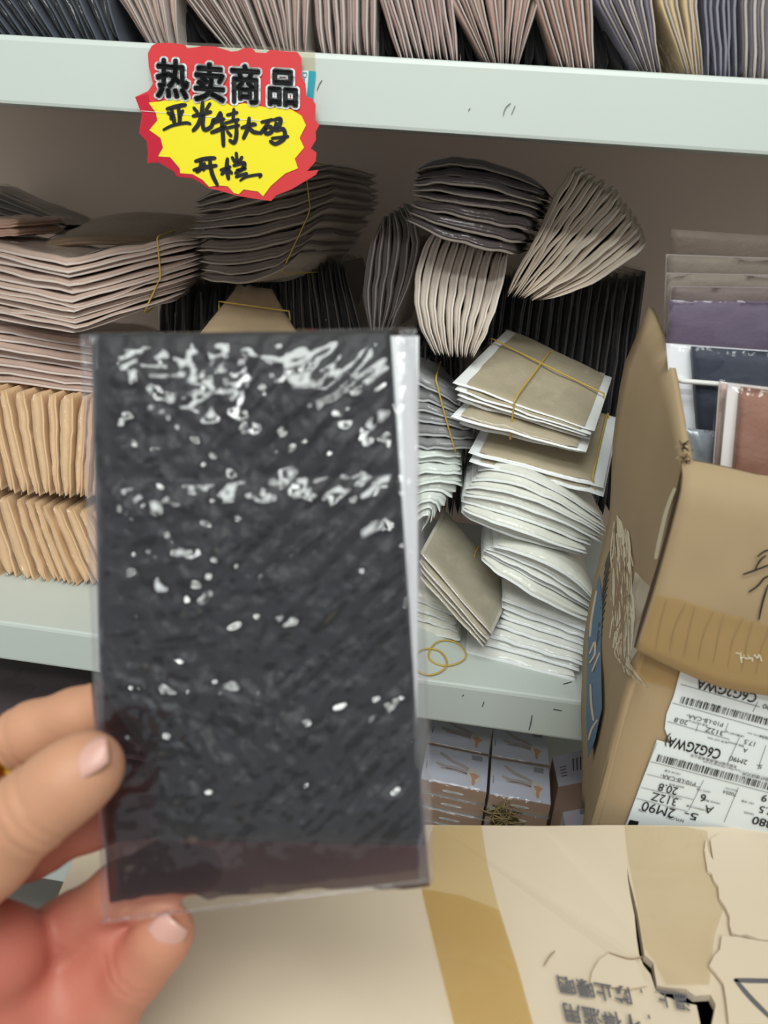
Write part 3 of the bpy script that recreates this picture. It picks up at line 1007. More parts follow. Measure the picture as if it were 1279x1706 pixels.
# front wall: from under the flap down to the bottom
rows = []
for i in range(6, len(fr3)):
    z = fr3[i][2]
    xs = np.linspace(fr3[i][0] + .0005, XR, 12)
    rows.append([(x, fy(x), z - .00 * (x - .13)) for x in xs])
fw_ = np.array(rows)
top_z = fr3[0][2]
rows = [[(x, fy(x), top_z - .004 - .03 * (x - .13)) for x in np.linspace(fr3[0][0] + .002, XR, 12)]]
fwall = np.concatenate([np.array(rows), fw_])
slab('front_wall', fwall, fwall + np.array([0, .004, 0]), M_CARDBOARD, crt, True)
YK2 = .0
box('side_wall', (XR - .004, YF + .01, .56), (XR, YK - .004, top_z + .02), M_CARDBOARD, crt)
box('rear_wall', (bk3[-1][0] + .03, YK - .005, .56), (XR - .004, YK - .001, top_z + .05), M_CARDBOARD, crt)
XU = max(fr3[-1][0], bk3[-1][0]) + .012
box('bottom_panel', (XU, YF + .008, .56), (XR - .005, YK - .006, .565), M_CARDBOARD, crt)
# front flap folded down outside
FT = [(1146, 774), (1180, 779), (1230, 790), (1300, 806), (1420, 836), (1570, 872)]
FBm = [(1060, 1082), (1100, 1104), (1150, 1128), (1210, 1148), (1300, 1164), (1420, 1190), (1570, 1222)]
ft = resample([PY(x, y, YF - .010) for x, y in FT], 18)
fb = resample([PY(x, y, YF - .013) for x, y in FBm], 18)
vv = np.linspace(0, 1, 16)[None, :, None]
fp = ft[:, None] * (1 - vv) + fb[:, None] * vv
i_, j_ = np.meshgrid(np.arange(18), np.arange(16), indexing='ij')
fp[..., 1] += -.004 * np.sin(math.pi * j_ / 15) + .0015 * noise(i_ * .4, j_ * .4, 9)
fp[:, 0, 1] += .012
fp[:, 0, 2] -= .001
fp[:, 1, 1] += .003
slab('flap', fp, fp + np.array([0, .0045, 0]), M_CARDBOARD, crt, True)
# dark slit beside the flap: painted shade along the torn corner
fl3 = lambda d: (lambda x, y: PY(x, y, YF - .0165 - d))


def on_flap(d):
    """point on the flap's surface for a picture point inside it"""
    def f(x, y):
        k = np.clip((y - 790) / 300, 0, 1)
        return PY(x, y, YF - .0105 - .003 * k - .004 * math.sin(math.pi * k) - .0018 - d)
    return f


tape = polyplate('packing_tape', dense([(1094, 992), (1140, 1000), (1200, 1020), (1279, 1042), (1380, 1070), (1560, 1116), (1560, 1216), (1380, 1180), (1300, 1162), (1210, 1146), (1150, 1126), (1100, 1102), (1064, 1082), (1078, 1040)], 20), on_flap(0), M_TAPE, crt, .0003)
strokes('pen_mark', [[(1262, 927), (1275, 918), (1290, 916)], [(1238, 957), (1258, 950), (1290, 938)], [(1248, 986), (1262, 976), (1275, 962), (1290, 960)], [(1264, 1032), (1270, 1005), (1279, 975)], [(1258, 948), (1266, 934), (1275, 926)]], 2.6, on_flap(.0004), M_BLACKINK, crt, .0002)
strokes('corrugation_shade', [[(1110 + 24 * k + 8 * (k % 2), 1000 + 6 * k), (1100 + 24 * k, 1040 + 6 * k), (1092 + 24 * k, 1082 + 6 * k)] for k in range(8)], .8, on_flap(.0004), M_CARDDARK, crt, .0002)  # thin lines paint the corrugation's shadows showing through the tape
strokes('tape_residue', [[(1226 + 3 * k + R_.normal(0, 1.5), 1092 + R_.normal(0, 5)), (1228 + 3 * k + R_.normal(0, 1.5), 1098 + R_.normal(0, 6))] for k in range(14)], 1.8, on_flap(.0005), M_WHITE, crt, .0002)

# prints, torn fibres and tape on the side wall


def on_side(d):
    def f(x, y):
        # intersect the line of sight with the side wall grid
        best = None
        dirv = ray(x, y)
        # walk along the ray for the smallest x gap to the bilinear wall
        lo, hi = .30, .80
        for _ in range(26):
            m = (lo + hi) / 2
            P = CAM + dirv * m
            z = np.clip(P[2], .57, 2)
            fi = np.interp(-z, -fr3[:, 2], fr3[:, 0])
            bi = np.interp(-z, -bk3[:, 2], bk3[:, 0])
            k = np.clip((P[1] - YF) / (YK - YF), 0, 1)
            wx = fi * (1 - k) + bi * k + .004 * math.sin(math.pi * k) * .6
            if P[0] < wx:
                lo = m
            else:
                hi = m
        return CAM + dirv * (lo - .0022 - d)
    return f


sn = (-1, -.2, 0)
polyplate('logo_print', dense([(998, 958), (1003, 1010), (1000, 1080), (1002, 1180), (990, 1235), (979, 1262), (976, 1200), (977, 1120), (980, 1040), (988, 985)], 14), on_side(0), M_BLUEINK, crt, .0002, sn)
strokes('logo_print', [[(993, 985), (985, 1030), (982, 1060)], [(982, 1088), (990, 1070), (990, 1090), (982, 1104)], [(998, 1088), (986, 1118)], [(983, 1140), (984, 1170), (988, 1200)], [(994, 1200), (985, 1215), (980, 1232)]], 3, on_side(.0006), M_CARDTOP, crt, .0002, sn)
strokes('hatch_print', [[(1019 - 1.6 * k, 912 + 13 * k), (1013 - 1.6 * k, 925 + 13 * k), (1007 - 1.4 * k, 944 + 13 * k)] for k in range(12)], 1.5, on_side(0), M_BLACKINK, crt, .0002, sn)
fib = []
for k in range(90):
    u = R_.random()
    x0 = 1026 + 22 * u + R_.normal(0, 2) - 4 * (k % 3)
    y0 = 868 + 130 * R_.random()
    ln = 40 + 100 * R_.random()
    fib.append(([(x0, y0), (x0 + R_.normal(3, 3), y0 + ln * .5), (x0 + R_.normal(2, 6), y0 + ln)], 1.0 + 1.0 * R_.random()))
for k in range(14):
    fib.append(([(1030 + k, 1060), (1032 + R_.normal(0, 4), 1090), (1040 + 3 * k, 1120 + 2 * k)], 1.0))
polyplate('torn_tape', dense([(1027, 858), (1034, 868), (1038, 884), (1040, 905), (1034, 912), (1028, 890)], 14), on_side(.0004), M_FIBRE, crt, .0003, sn)
strokes('torn_fibre', [(q_, w_ * .8) for q_, w_ in fib[1::3]], 2, on_side(.0016), M_CARDDARK, crt, .0002, sn)
strokes('torn_fibre', fib, 2, on_side(.0012), M_FIBRE, crt, .0002, sn)
polyplate('packing_tape', dense([(1058, 952), (1094, 990), (1078, 1040), (1062, 1082), (1046, 1110), (1030, 1100), (1040, 1040)], 14), on_side(.0003), M_TAPE, crt, .0002, sn)
strokes('torn_corner_and_shade', [([(1138, 775), (1120, 850), (1100, 930), (1082, 990), (1066, 1045), (1058, 1078)], 5)], 5, on_side(.001), M_SLITSHADE, crt, .0003, sn)  # dark stroke paints the shadow line down the torn corner
strokes('torn_corner_and_shade', [([(1123, 815), (1110, 850), (1098, 900), (1092, 930)], 6)], 6, on_side(.0014), M_FIBRE, crt, .0003, sn)
# frayed corner at the top of the side wall
fr = []
for k in range(30):
    a = (1132 + 14 * R_.random(), 738 + 36 * R_.random())
    fr.append(([a, (a[0] + R_.normal(2, 4), a[1] + R_.normal(-3, 4)), (a[0] + R_.normal(4, 6), a[1] + R_.normal(-2, 8))], 1.5))
strokes('torn_fibre', fr, 1.5, lambda x, y: PY(x, y, YF - .001), M_CARDDARK, crt, .0006)

# labels on the front wall, printed upside down
fwp = lambda d: (lambda x, y: PY(x, y, fy(PY(x, y, YF)[0]) - .0012 - d))
polyplate('packing_tape', [(1062, 1085), (1140, 1128), (1128, 1150), (1050, 1128)], fwp(0), M_TAPE, crt, .0002)
M_LABEL = principled('label_paper', (222, 228, 230), .45, .02, 20)


def label_fwp(d):
    return fwp(.0006 + d)


l1 = polyplate('shipping_label', dense([(1138, 1100), (1300, 1150), (1300, 1300), (1240, 1283), (1205, 1273), (1138, 1252), (1116, 1238), (1107, 1214), (1110, 1190), (1122, 1160)], 20), fwp(.0006), M_LABEL, crt, .0004)
l2 = polyplate('shipping_label', dense([(1094, 1233), (1140, 1246), (1200, 1262), (1300, 1288), (1320, 1400), (1036, 1392)], 20), fwp(.0004), M_LABEL, crt, .0004)
XD, YD = np.array([-.968, -.25]), np.array([-.34, .94])


def T(s, x, y, h, wsc=1.0, off=.0):
    """type with its baseline starting at (x, y), cap height h pixels"""
    k = h / .70
    return (s, (x, y), XD * k * wsc, YD * k, off)


big = [T('C6G2GWA', 1263, 1157, 16, .92, .012), T('C6G2GWA)', 1203, 1250, 17, .76, .016),
       T('2M90', 1127, 1349, 16, 1.1), T('312Z', 1131, 1331, 14, 1.05), T('20.8', 1131, 1313, 13, 1.05, .004), T('6', 1178, 1325, 13, 1.1, .008), T('A', 1190, 1345, 13, 1.2, .0),
       T('5-', 1165, 1357, 12, 1.8, .006), T('219', 1300, 1331, 12, 1.2, .006), T('17.5', 1300, 1351, 12, 1.2, .006), T('880', 1290, 1369, 13, 1.3, .01),
       T('312Z', 1207, 1219, 8, 1.3), T('20.8', 1147, 1201, 8, 1.2), T('17.5', 1261, 1237, 8, 1.1), T('A', 1246, 1248, 7, 1.1), T('2M90', 1246, 1267, 8, 1.2), T('5-', 1271, 1275, 7, 1.3), T('90', 1285, 1176, 8, 1.2)]
small = [T('P10-LB-CAA-', 1206, 1205, 7, 1.15), T('P10-LB-CAA-', 1160, 1304, 7, 1.1), T('70054', 1228, 1322, 6, 1.1), T('70054', 1285, 1229, 5, 1.1),
         T('NOTAL NO.', 1270, 1226, 2.6, 1.3), T('(净重)NET kg', 1240, 1226, 3, 1.3), T('毛重 GROSS kg', 1180, 1208, 3, 1.2), T('等级 GRADE', 1240, 1242, 3, 1.2), T('批号 LOT NO.', 1212, 1236, 3, 1.3),
         T('东丽合成纤维(南通)有限公司', 1228, 1276, 4.2, 1.05), T('Toray Fibers (Nantong) Co.,Ltd.', 1236, 1284, 3.6, 1.0), T('东丽纤维研究所', 1290, 1299, 5, 1.1),
         T('TRACE NO.', 1230, 1317, 2.6, 1.2), T('UNITS 个数', 1184, 1319, 3, 1.1), T('GROSS 毛重', 1134, 1289, 3, 1.2), T('SERIES 色号', 1140, 1311, 3, 1.2), T('TYPE 原丝', 1136, 1330, 3, 1.2), T('100%', 1078, 1351, 4, 1.2), T('NYLON', 1140, 1366, 5, 1.2), T('FILAMENTS 纤维', 1180, 1350, 3, 1.2), T('GRADE 等级', 1200, 1338, 3, 1.2), T('NET 净重', 1256, 1338, 3, 1.2), T('DENIER', 1256, 1356, 3, 1.2)]
digs = '4 5 0 0 8 7 9 1 2 3 0 W'
small += [T(c_, 1152 + 11.2 * k + 4, 1163 + 3.0 * k + 1, 4.4, 1.1) for k, c_ in enumerate(digs.split())]
small += [T(c_, 1125 + 11.2 * k + 4, 1263 + 3.0 * k + 1, 4.4, 1.1) for k, c_ in enumerate(digs.split())]
lettering(big, fwp(.0012), M_BLACKINK, crt)
lettering(small, fwp(.0012), M_BLACKINK, crt)


def barcode(x, y, w, h, seed):
    R2 = np.random.default_rng(seed)
    its = []
    t = 0
    while t < w:
        b = R2.choice([.8, .9, 1.5, 2.2])
        its.append((t, min(t + b, w)))
        t += b + R2.choice([1.1, 1.5, 2.4, 3.0])
    V, Fc = [], []
    f = fwp(.0012)
    for a, b in its:
        k = len(V)
        o = np.array([x, y])
        for p in (o - XD * a, o - XD * b, o - XD * b + YD * h, o - XD * a + YD * h):
            V.append(f(*p))
        Fc.append((k, k + 1, k + 2, k + 3))
    return make('barcode', V, Fc, M_BLACKINK, crt, False)


barcode(1136, 1160, 170, 12, 1)
barcode(1097, 1257, 210, 12, 2)
rules = [([(1134, 1140), (1265, 1178)], 1), ([(1120, 1171), (1300, 1222)], .8), ([(1112, 1202), (1215, 1232)], .8), ([(1213, 1205), (1207, 1221)], .8), ([(1163, 1207), (1159, 1219)], .8), ([(1232, 1228), (1212, 1272)], .8), ([(1276, 1242), (1262, 1282)], .8), ([(1262, 1170), (1254, 1186)], .8),
         ([(1084, 1269), (1300, 1326)], .8), ([(1172, 1300), (1147, 1350)], .8), ([(1230, 1312), (1206, 1370)], .8), ([(1078, 1290), (1166, 1312)], .7), ([(1068, 1312), (1155, 1332)], .7), ([(1060, 1330), (1145, 1352)], .7), ([(1094, 1238), (1040, 1372)], .8)]
strokes('rule_print', rules, 1, fwp(.0012), M_GREYINK, crt, .0001)
polyplate('block_print', [(1049, 1366), (1064, 1369), (1058, 1388), (1040, 1386)], fwp(.0013), M_BLACKINK, crt, .0002)

# support below the open carton
under = box('plain_carton', (XU, YF + .005, 0), (XR - .01, YK - .004, .558), M_CARDBOARD)
tag(under, 'plain closed carton standing beneath the tall open carton', 'carton')
inner = box('plain_carton', (XU + .04, YF + .02, .5655), (XR - .02, YK - .02, .74), M_CARDBOARD)
tag(inner, 'small closed carton at the bottom inside the open carton', 'carton')


# packets inside the open carton: stand upright one behind another, faces towards the viewer
def face_packet(tl, tr_, bl, br, Y, tilt, th, rgb, label, strip=None, card=None, sheen=None, seed=0, film=True, matf=None, z0=.742):
    """upright packet: top corners given by picture points at depth Y; leans back by tilt"""
    a, b = PY(*tl, Y), PY(*tr_, Y)
    c, d = PY(*br, Y - tilt), PY(*bl, Y - tilt)
    e = thing('stocking_packet', label, 'packet', (c + d) / 2, 'packets in the open carton')
    nu_, nv_ = 25, 25
    g = patch(a, b, c, d, nu_, nv_)
    i, j = np.meshgrid(np.linspace(0, 1, nu_), np.linspace(0, 1, nv_), indexing='ij')
    pr = np.sqrt(np.clip(1 - np.abs(2 * i - 1) ** 6, 0, 1)) * np.sqrt(np.clip(1 - np.abs(2 * j - 1) ** 6, 0, 1))
    w = noise(i * 4 + seed, j * 5, seed) * .0016 + noise(i * 11, j * 9, seed + 5) * .0007
    nrm = unit(np.cross(b - a, d - a))
    if nrm @ FW > 0:
        nrm = -nrm
    fr_ = g + nrm * (th / 2 * pr + w)[..., None]
    bk_ = g - nrm * (th / 2 * pr)[..., None]
    u0 = strip or 0
    k = int(u0 * (nu_ - 1))
    slab('stocking', fr_[k:], bk_[k:], matf or fabric(rgb), e)
    if card:
        cg = g - nrm * (th * .35)
        cg = cg + (cg - cg.mean((0, 1))) * .012
        slab('insert_card', cg + nrm * .0006, cg - nrm * .0006, cardmat(card), e, False)
    if film:
        gg = g + (g - g.mean((0, 1))) * .05
        w2 = noise(i * 6 + seed, j * 7, seed + 7) * .0012
        slab('sleeve', gg + nrm * (th / 2 * pr + w2 + .0012)[..., None], gg - nrm * (th / 2 * pr + .0009)[..., None], M_FILM, e)
    return e


PURP = (96, 84, 92)
face_packet((1118, 382), (1420, 402), (1100, 700), (1420, 730), -.018, .004, .006, (100, 86, 76), 'dark brown packet tallest at the back of the open carton', film=False, seed=1)
face_packet((1112, 425), (1420, 436), (1100, 700), (1420, 730), -.032, .004, .006, (116, 104, 94), 'second dark brown packet from the back of the open carton', film=False, seed=2, card=(150, 140, 136))
face_packet((1112, 456), (1420, 462), (1098, 720), (1420, 740), -.046, .004, .006, (122, 110, 100), 'third dark brown packet from the back of the open carton', film=False, seed=3, card=(150, 138, 136))
face_packet((1120, 478), (1420, 482), (1100, 720), (1420, 740), -.060, .004, .006, (108, 93, 90), 'fourth dark brown packet from the back of the open carton', film=False, seed=4, card=(146, 134, 136))
face_packet((1116, 500), (1420, 505), (1104, 720), (1420, 740), -.074, .004, .007, (94, 80, 100), 'purple packet behind the white-banded navy one in the open carton', seed=5)
nv = face_packet((1113, 574), (1420, 596), (1132, 800), (1420, 840), -.096, .006, .010, (54, 58, 72), 'navy packet with white card edge and white band in the open carton', strip=.13, card=(238, 238, 244), seed=6)
bp = [PY(1128, 632, -.1025), PY(1131, 635, -.106), PY(1150, 636, -.1065), PY(1200, 640, -.107), PY(1279, 652, -.107), PY(1400, 668, -.107), PY(1402, 668, -.090), PY(1250, 650, -.088), PY(1129, 631, -.095)]
tag(tube('rubber_band', resample(bp, 40), .0017, M_RUBWHITE, None, True), 'white elastic band around the navy packet in the open carton', 'rubber band')
M_SILVER = principled('silver_film', (150, 156, 164), .22, .06, 60, .4, 700, .5, metal=.25, bdist=.0006)
face_packet((1134, 712), (1230, 722), (1150, 850), (1230, 850), -.124, .004, .006, (170, 176, 184), 'silver foil packet beside the reddish brown packet in the carton', seed=7, matf=M_SILVER, film=False)
face_packet((1216, 642), (1430, 668), (1192, 900), (1420, 930), -.145, .006, .010, (146, 104, 88), 'reddish brown packet with white card edge at the carton\'s front', strip=.09, card=(236, 228, 226), seed=8)
face_packet((1200, 638), (1425, 664), (1180, 900), (1420, 930), -.134, .006, .004, (190, 166, 158), 'pale packet directly behind the reddish brown one', strip=.0, card=(226, 216, 214), seed=9)

# ------------------------------------------------------------------ foreground carton
ZT = .665
top3 = lambda d: (lambda x, y: PZ(x, y, ZT + d))
fc = thing('closed_carton', 'large closed cardboard carton in front with brown tape and torn top', 'carton', PZ(700, 1550, 0.0 + ZT) * [1, 1, 0])
z1 = lambda X, Y: (900 + X / 3.375, 1380 + Y / 3.375)
hole1 = [z1(*p) for p in [(488, 215), (500, 290), (520, 360), (548, 470), (566, 560), (590, 690), (640, 735), (648, 790), (660, 868), (720, 878), (820, 888), (872, 930), (960, 928), (988, 985), (966, 1090), (960, 1180), (890, 1180), (900, 1090), (880, 985), (820, 972), (700, 932), (650, 892), (624, 802), (585, 752), (560, 690), (545, 600), (530, 480), (505, 370), (492, 290)]]
far = [(150, 1366), (500, 1372), (725, 1374), (900, 1376), (1010, 1374), (1100, 1376), (1279, 1380), (1500, 1386)]
near_l, near_r = PZ(150, 1366, ZT), PZ(1500, 1386, ZT)
ed = unit(near_r - near_l)
nd = np.array([ed[1], -ed[0], 0])


def to_px(P):
    d = np.array(P) - CAM
    z = d @ FW
    return (W / 2 + F * (d @ RT) / z, H / 2 - F * (d @ UP) / z)


def inv_top(X, Y):
    return np.array([X, Y, ZT])


outl = [tuple(PZ(x, y, ZT)[:2]) for x, y in far] + [tuple((near_r + nd * k)[:2]) for k in (.1, .2, .3, .36)] + [tuple((near_r + (near_l - near_r) * q + nd * .36)[:2]) for q in (.25, .5, .75)] + [tuple((near_l + nd * k)[:2]) for k in (.36, .3, .2, .1)]
hole_w = [tuple(PZ(x, y, ZT)[:2]) for x, y in hole1]


def topwarp(X, Y):
    # the two halves sag towards the tear
    x0, y0 = hole_w[5]
    d2 = ((X - x0) ** 2 + (Y - y0) ** 2)
    return np.array([X, Y, ZT - .003 * math.exp(-d2 / .0008) + .0006 * float(noise(X * 25, Y * 25, 2))])


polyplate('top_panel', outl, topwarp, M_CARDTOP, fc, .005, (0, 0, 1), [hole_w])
cn = [near_l, near_r, near_r + nd * .36, near_l + nd * .36]
for k in range(4):
    a, b = cn[k], cn[(k + 1) % 4]
    inn = unit((cn[0] + cn[2]) / 2 - (a + b) / 2) * .004
    pa = patch([a[0], a[1], ZT - .0055], [b[0], b[1], ZT - .0055], [b[0], b[1], .001], [a[0], a[1], .001])
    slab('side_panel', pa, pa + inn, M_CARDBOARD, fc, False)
tt = PZ(700, 1500, ZT)
bl = patch(*[np.array([c_[0], c_[1], .30]) for c_ in cn])
bl = bl + (bl - bl.mean((0, 1))) * -.03
slab('inner_liner', bl, bl - np.array([0, 0, .004]), M_CARDDARK, fc, False)
polyplate('packing_tape', dense([(722, 1375), (802, 1375), (812, 1440), (830, 1510), (862, 1610), (892, 1720), (760, 1720), (728, 1590), (704, 1490), (700, 1440)], 25), top3(.0009), M_TAPE, fc, .0002, (0, 0, 1))
polyplate('packing_tape', dense([(702, 1480), (770, 1492), (832, 1516), (862, 1610), (892, 1720), (760, 1720), (728, 1590)], 25), top3(.0013), M_TAPE, fc, .0002, (0, 0, 1))
polyplate('clear_tape', dense([(1040, 1375), (1140, 1377), (1178, 1384), (1184, 1440), (1210, 1500), (1190, 1560), (1182, 1640), (1110, 1640), (1090, 1600), (1074, 1580), (1060, 1500), (1046, 1430)], 25), top3(.0012), M_CLEARTAPE, fc, .0002, (0, 0, 1))
ply = [z1(*p) for p in [(930, 58), (922, 120), (940, 235), (962, 250), (975, 290), (1000, 322), (1006, 390), (1040, 440), (1064, 492), (1064, 540), (1076, 586), (1120, 600), (1160, 596), (1230, 622), (1400, 640), (1400, 40), (1000, 30), (955, 62), (972, 180), (945, 130)]]
polyplate('torn_ply', dense(ply, 12), top3(.0030), M_CARDTOP, fc, .0024, (0, 0, 1))
ply2 = [z1(*p) for p in [(1020, 600), (1010, 680), (975, 720), (950, 770), (985, 810), (1030, 870), (1045, 960), (1060, 1100), (1400, 1100), (1400, 650), (1230, 632), (1120, 612), (1070, 606)]]
polyplate('torn_ply', dense(ply2, 12), top3(.0026), M_CARDTOP, fc, .0020, (0, 0, 1))
ply3 = [z1(*p) for p in [(388, 700), (470, 728), (530, 735), (560, 790), (580, 850), (600, 880), (500, 900), (280, 870), (290, 810), (330, 740)]]
polyplate('torn_ply', dense(ply3, 12), top3(.0016), M_CARDTOP, fc, .0012, (0, 0, 1))
strokes('crack', [[z1(388, 700), z1(450, 722), z1(510, 735), z1(575, 722)], [z1(20, 770), z1(50, 720), z1(80, 690)], [z1(1045, 312), z1(1070, 318)]], 2.2, top3(.0019), M_CARDDARK, fc, .0002, (0, 0, 1))
# printed warning, upside down from here
XD2, YD2 = np.array([-.985, -.17]), np.array([.22, .97])


def T2(s, X, Y, h, wsc=1.0, off=.02):
    k = h / .82
    return (s, z1(X, Y), XD2 * k * wsc, YD2 * k, off)


lettering([T2('防止曝晒', 506, 905, 27, .96), T2('不得滥用', 560, 1065, 30, .92), T2('温上', 830, 940, 27, .85), T2(',', 575, 915, 20), T2(',', 620, 1060, 22)], top3(.0024), M_GREYINK, fc)
strokes('symbol_print', [[z1(1095, 852), z1(1200, 856), z1(1400, 858)], [z1(1100, 855), z1(1180, 950), z1(1290, 1060)]], 7, top3(.0030), M_GREYINK, fc, .0002, (0, 0, 1))

# ------------------------------------------------------------------ the held packet
TP = .272
hp = thing('stocking_packet', 'large black stocking packet in clear film held up in front', 'packet', PD(430, 1480, TP))
def hp_pt(q, a, b, t):
    (x0, y0), (x1, y1), (x2, y2), (x3, y3) = q
    x = x0 * (1 - a) * (1 - b) + x1 * a * (1 - b) + x2 * a * b + x3 * (1 - a) * b
    y = y0 * (1 - a) * (1 - b) + y1 * a * (1 - b) + y2 * a * b + y3 * (1 - a) * b
    d = FW[None, None] + RT * ((x - W / 2) / F)[..., None] - UP * ((y - H / 2) / F)[..., None]
    return CAM + d * t[..., None]


def lobes(a, b):
    """depth profile of the folded fabric: three rolls, each with a shoulder at its upper edge"""
    def roll(c0, rise, c1, h):
        up = np.clip((b - c0) / rise, 0, 1)
        dn = np.clip((c1 - b) / (c1 - c0), 0, 1)
        return h * np.sin(up * math.pi / 2) * np.power(dn, .5)
    p = np.maximum(roll(-.03, .21, .34, 1.0), roll(.265, .07, .70, .72 + .2 * a))
    p = np.maximum(p, roll(.635, .07, 1.04, .50 * (1.35 - a)))
    return np.maximum(p, .22)


def wrinkles(a, b, s, fine=1.0):
    X, Y = a * .124, b * .21
    al, ac = (X - Y) * .7071, (X + Y) * .7071
    diag = noise(ac / .0042, al / .017, s) * .0011 + noise(ac / .0024, al / .010, s + 1) * .0005
    lump = noise(X / .006, Y / .006, s + 2) * .0010 + noise(X / .0034, Y / .0034, s + 4) * .0005
    big = noise(X / .018, Y / .018, s + 3) * .0012
    k = np.clip(a * 1.5 - .1, .15, 1)
    return (diag * k + lump * (1.05 - k) + lump * .35) * fine + big


na, nb = 150, 220
a, b = np.meshgrid(np.linspace(0, 1, na), np.linspace(0, 1, nb), indexing='ij')
edge = np.power(np.clip(1 - np.abs(2 * a - 1) ** 10, 0, 1), .5) * np.power(np.clip(1 - np.abs(2 * b - 1) ** 14, 0, 1), .5)
q1 = ((152, 556), (650, 550), (708, 1408), (172, 1396))
inset_ = np.clip((b - .66) / .24, 0, 1)
aw = a + (1 - a) * .17 * inset_ * inset_ * (3 - 2 * inset_)
front = TP - (.002 + .0050 * lobes(a, b) + wrinkles(a, b, 5)) * edge
M_NAVY = principled('black_nylon', (17, 18, 26), .5, .35, 80, .35, 320, .35, sheen=.1)
slab('stocking', hp_pt(q1, aw, b, front), hp_pt(q1, aw, b, TP + .002 * edge), M_NAVY, hp)
# insert card, showing as a white strip at the right
cq = ((200, 558), (697, 560), (694, 1390), (250, 1380))
a2, b2 = np.meshgrid(np.linspace(0, 1, 12), np.linspace(0, 1, 20), indexing='ij')
slab('insert_card', hp_pt(cq, a2, b2, TP + .0028 + 0 * a2), hp_pt(cq, a2, b2, TP + .0034 + 0 * a2), M_WHITE, hp, False)
# sheer layer of fabric hanging below the folded part
M_SHEER = film_mat('sheer_black_nylon', .35, 1.3, .3, 120, (.47, .37, .41), .22, (.035, .030, .040))
sq = ((150, 1120), (704, 1330), (716, 1474), (182, 1500))
a3, b3 = np.meshgrid(np.linspace(0, 1, 60), np.linspace(0, 1, 36), indexing='ij')
b3w = b3 + np.where(b3 > .6, .03 * noise(a3 * 9, 0 * a3, 17) + .015 * noise(a3 * 26, 0 * a3, 18), 0)
w3 = noise(a3 * 9, b3 * 5, 3) * .0011 + noise(a3 * 20, b3 * 12, 4) * .0006
slab('sheer_hem', hp_pt(sq, a3, b3w, TP + .0006 + w3 * .5), hp_pt(sq, a3, b3w, TP + .0016 + w3 * .5), M_SHEER, hp)
# film sleeve
M_HFILM = film_mat('held_film', .075, 1.72, .12, 140, (.975, .975, .98), .0, (.6, .6, .66), bdist=.001)
fq = ((134, 556), (692, 546), (722, 1470), (170, 1538))
nf, ng = 200, 300
a4, b4 = np.meshgrid(np.linspace(0, 1, nf), np.linspace(0, 1, ng), indexing='ij')
ef = np.power(np.clip(1 - np.abs(2 * a4 - 1) ** 12, 0, 1), .5) * np.power(np.clip(1 - np.abs(2 * b4 - 1) ** 16, 0, 1), .5)
bs = np.clip(b4 / .92, 0, 1)
low = np.clip((b4 - .80) / .15, 0, 1)
w4 = wrinkles(a4, bs, 71, .85) * (1 - .4 * low) + noise(a4 * 60, b4 * 70, 23) * .00005
side = np.exp(-((a4 - .955) / .03) ** 2) * noise(a4 * 34, b4 * 10, 33) * .0020 + np.exp(-((a4 - .03) / .025) ** 2) * noise(a4 * 34, b4 * 9, 35) * .0018
crease = low * (noise(a4 * 14, b4 * 5, 41) * .0012)
t4 = TP - (.0062 + .0052 * lobes(a4, bs) * (1 - .45 * low) + w4) * ef - (side + crease) * ef
slab('sleeve', hp_pt(fq, a4, b4, t4), hp_pt(fq, a4, b4, TP + .0046 * ef), M_HFILM, hp)
# doubled seams of the film along its two long sides and its foot
M_SEAM = film_mat('film_seam', .12, 1.5, .6, 220, (.95, .94, .95), .05, (.58, .56, .60), bdist=.001)
for nm, q_, n_ in (('film_seam', ((133, 556), (164, 556), (180, 1538), (170, 1538)), (8, 90)), ('film_seam', ((664, 547), (693, 546), (723, 1470), (698, 1471)), (8, 90)), ('film_seam', ((171, 1532), (720, 1462), (722, 1471), (170, 1539)), (60, 5))):
    a5, b5 = np.meshgrid(np.linspace(0, 1, n_[0]), np.linspace(0, 1, n_[1]), indexing='ij')
    w5 = noise(a5 * 4, b5 * 16, 51) * .0012 + noise(a5 * 6, b5 * 30, 52) * .0006
    slab(nm, hp_pt(q_, a5, b5, TP - .0016 + w5), hp_pt(q_, a5, b5, TP - .0012 + w5), M_SEAM, hp)


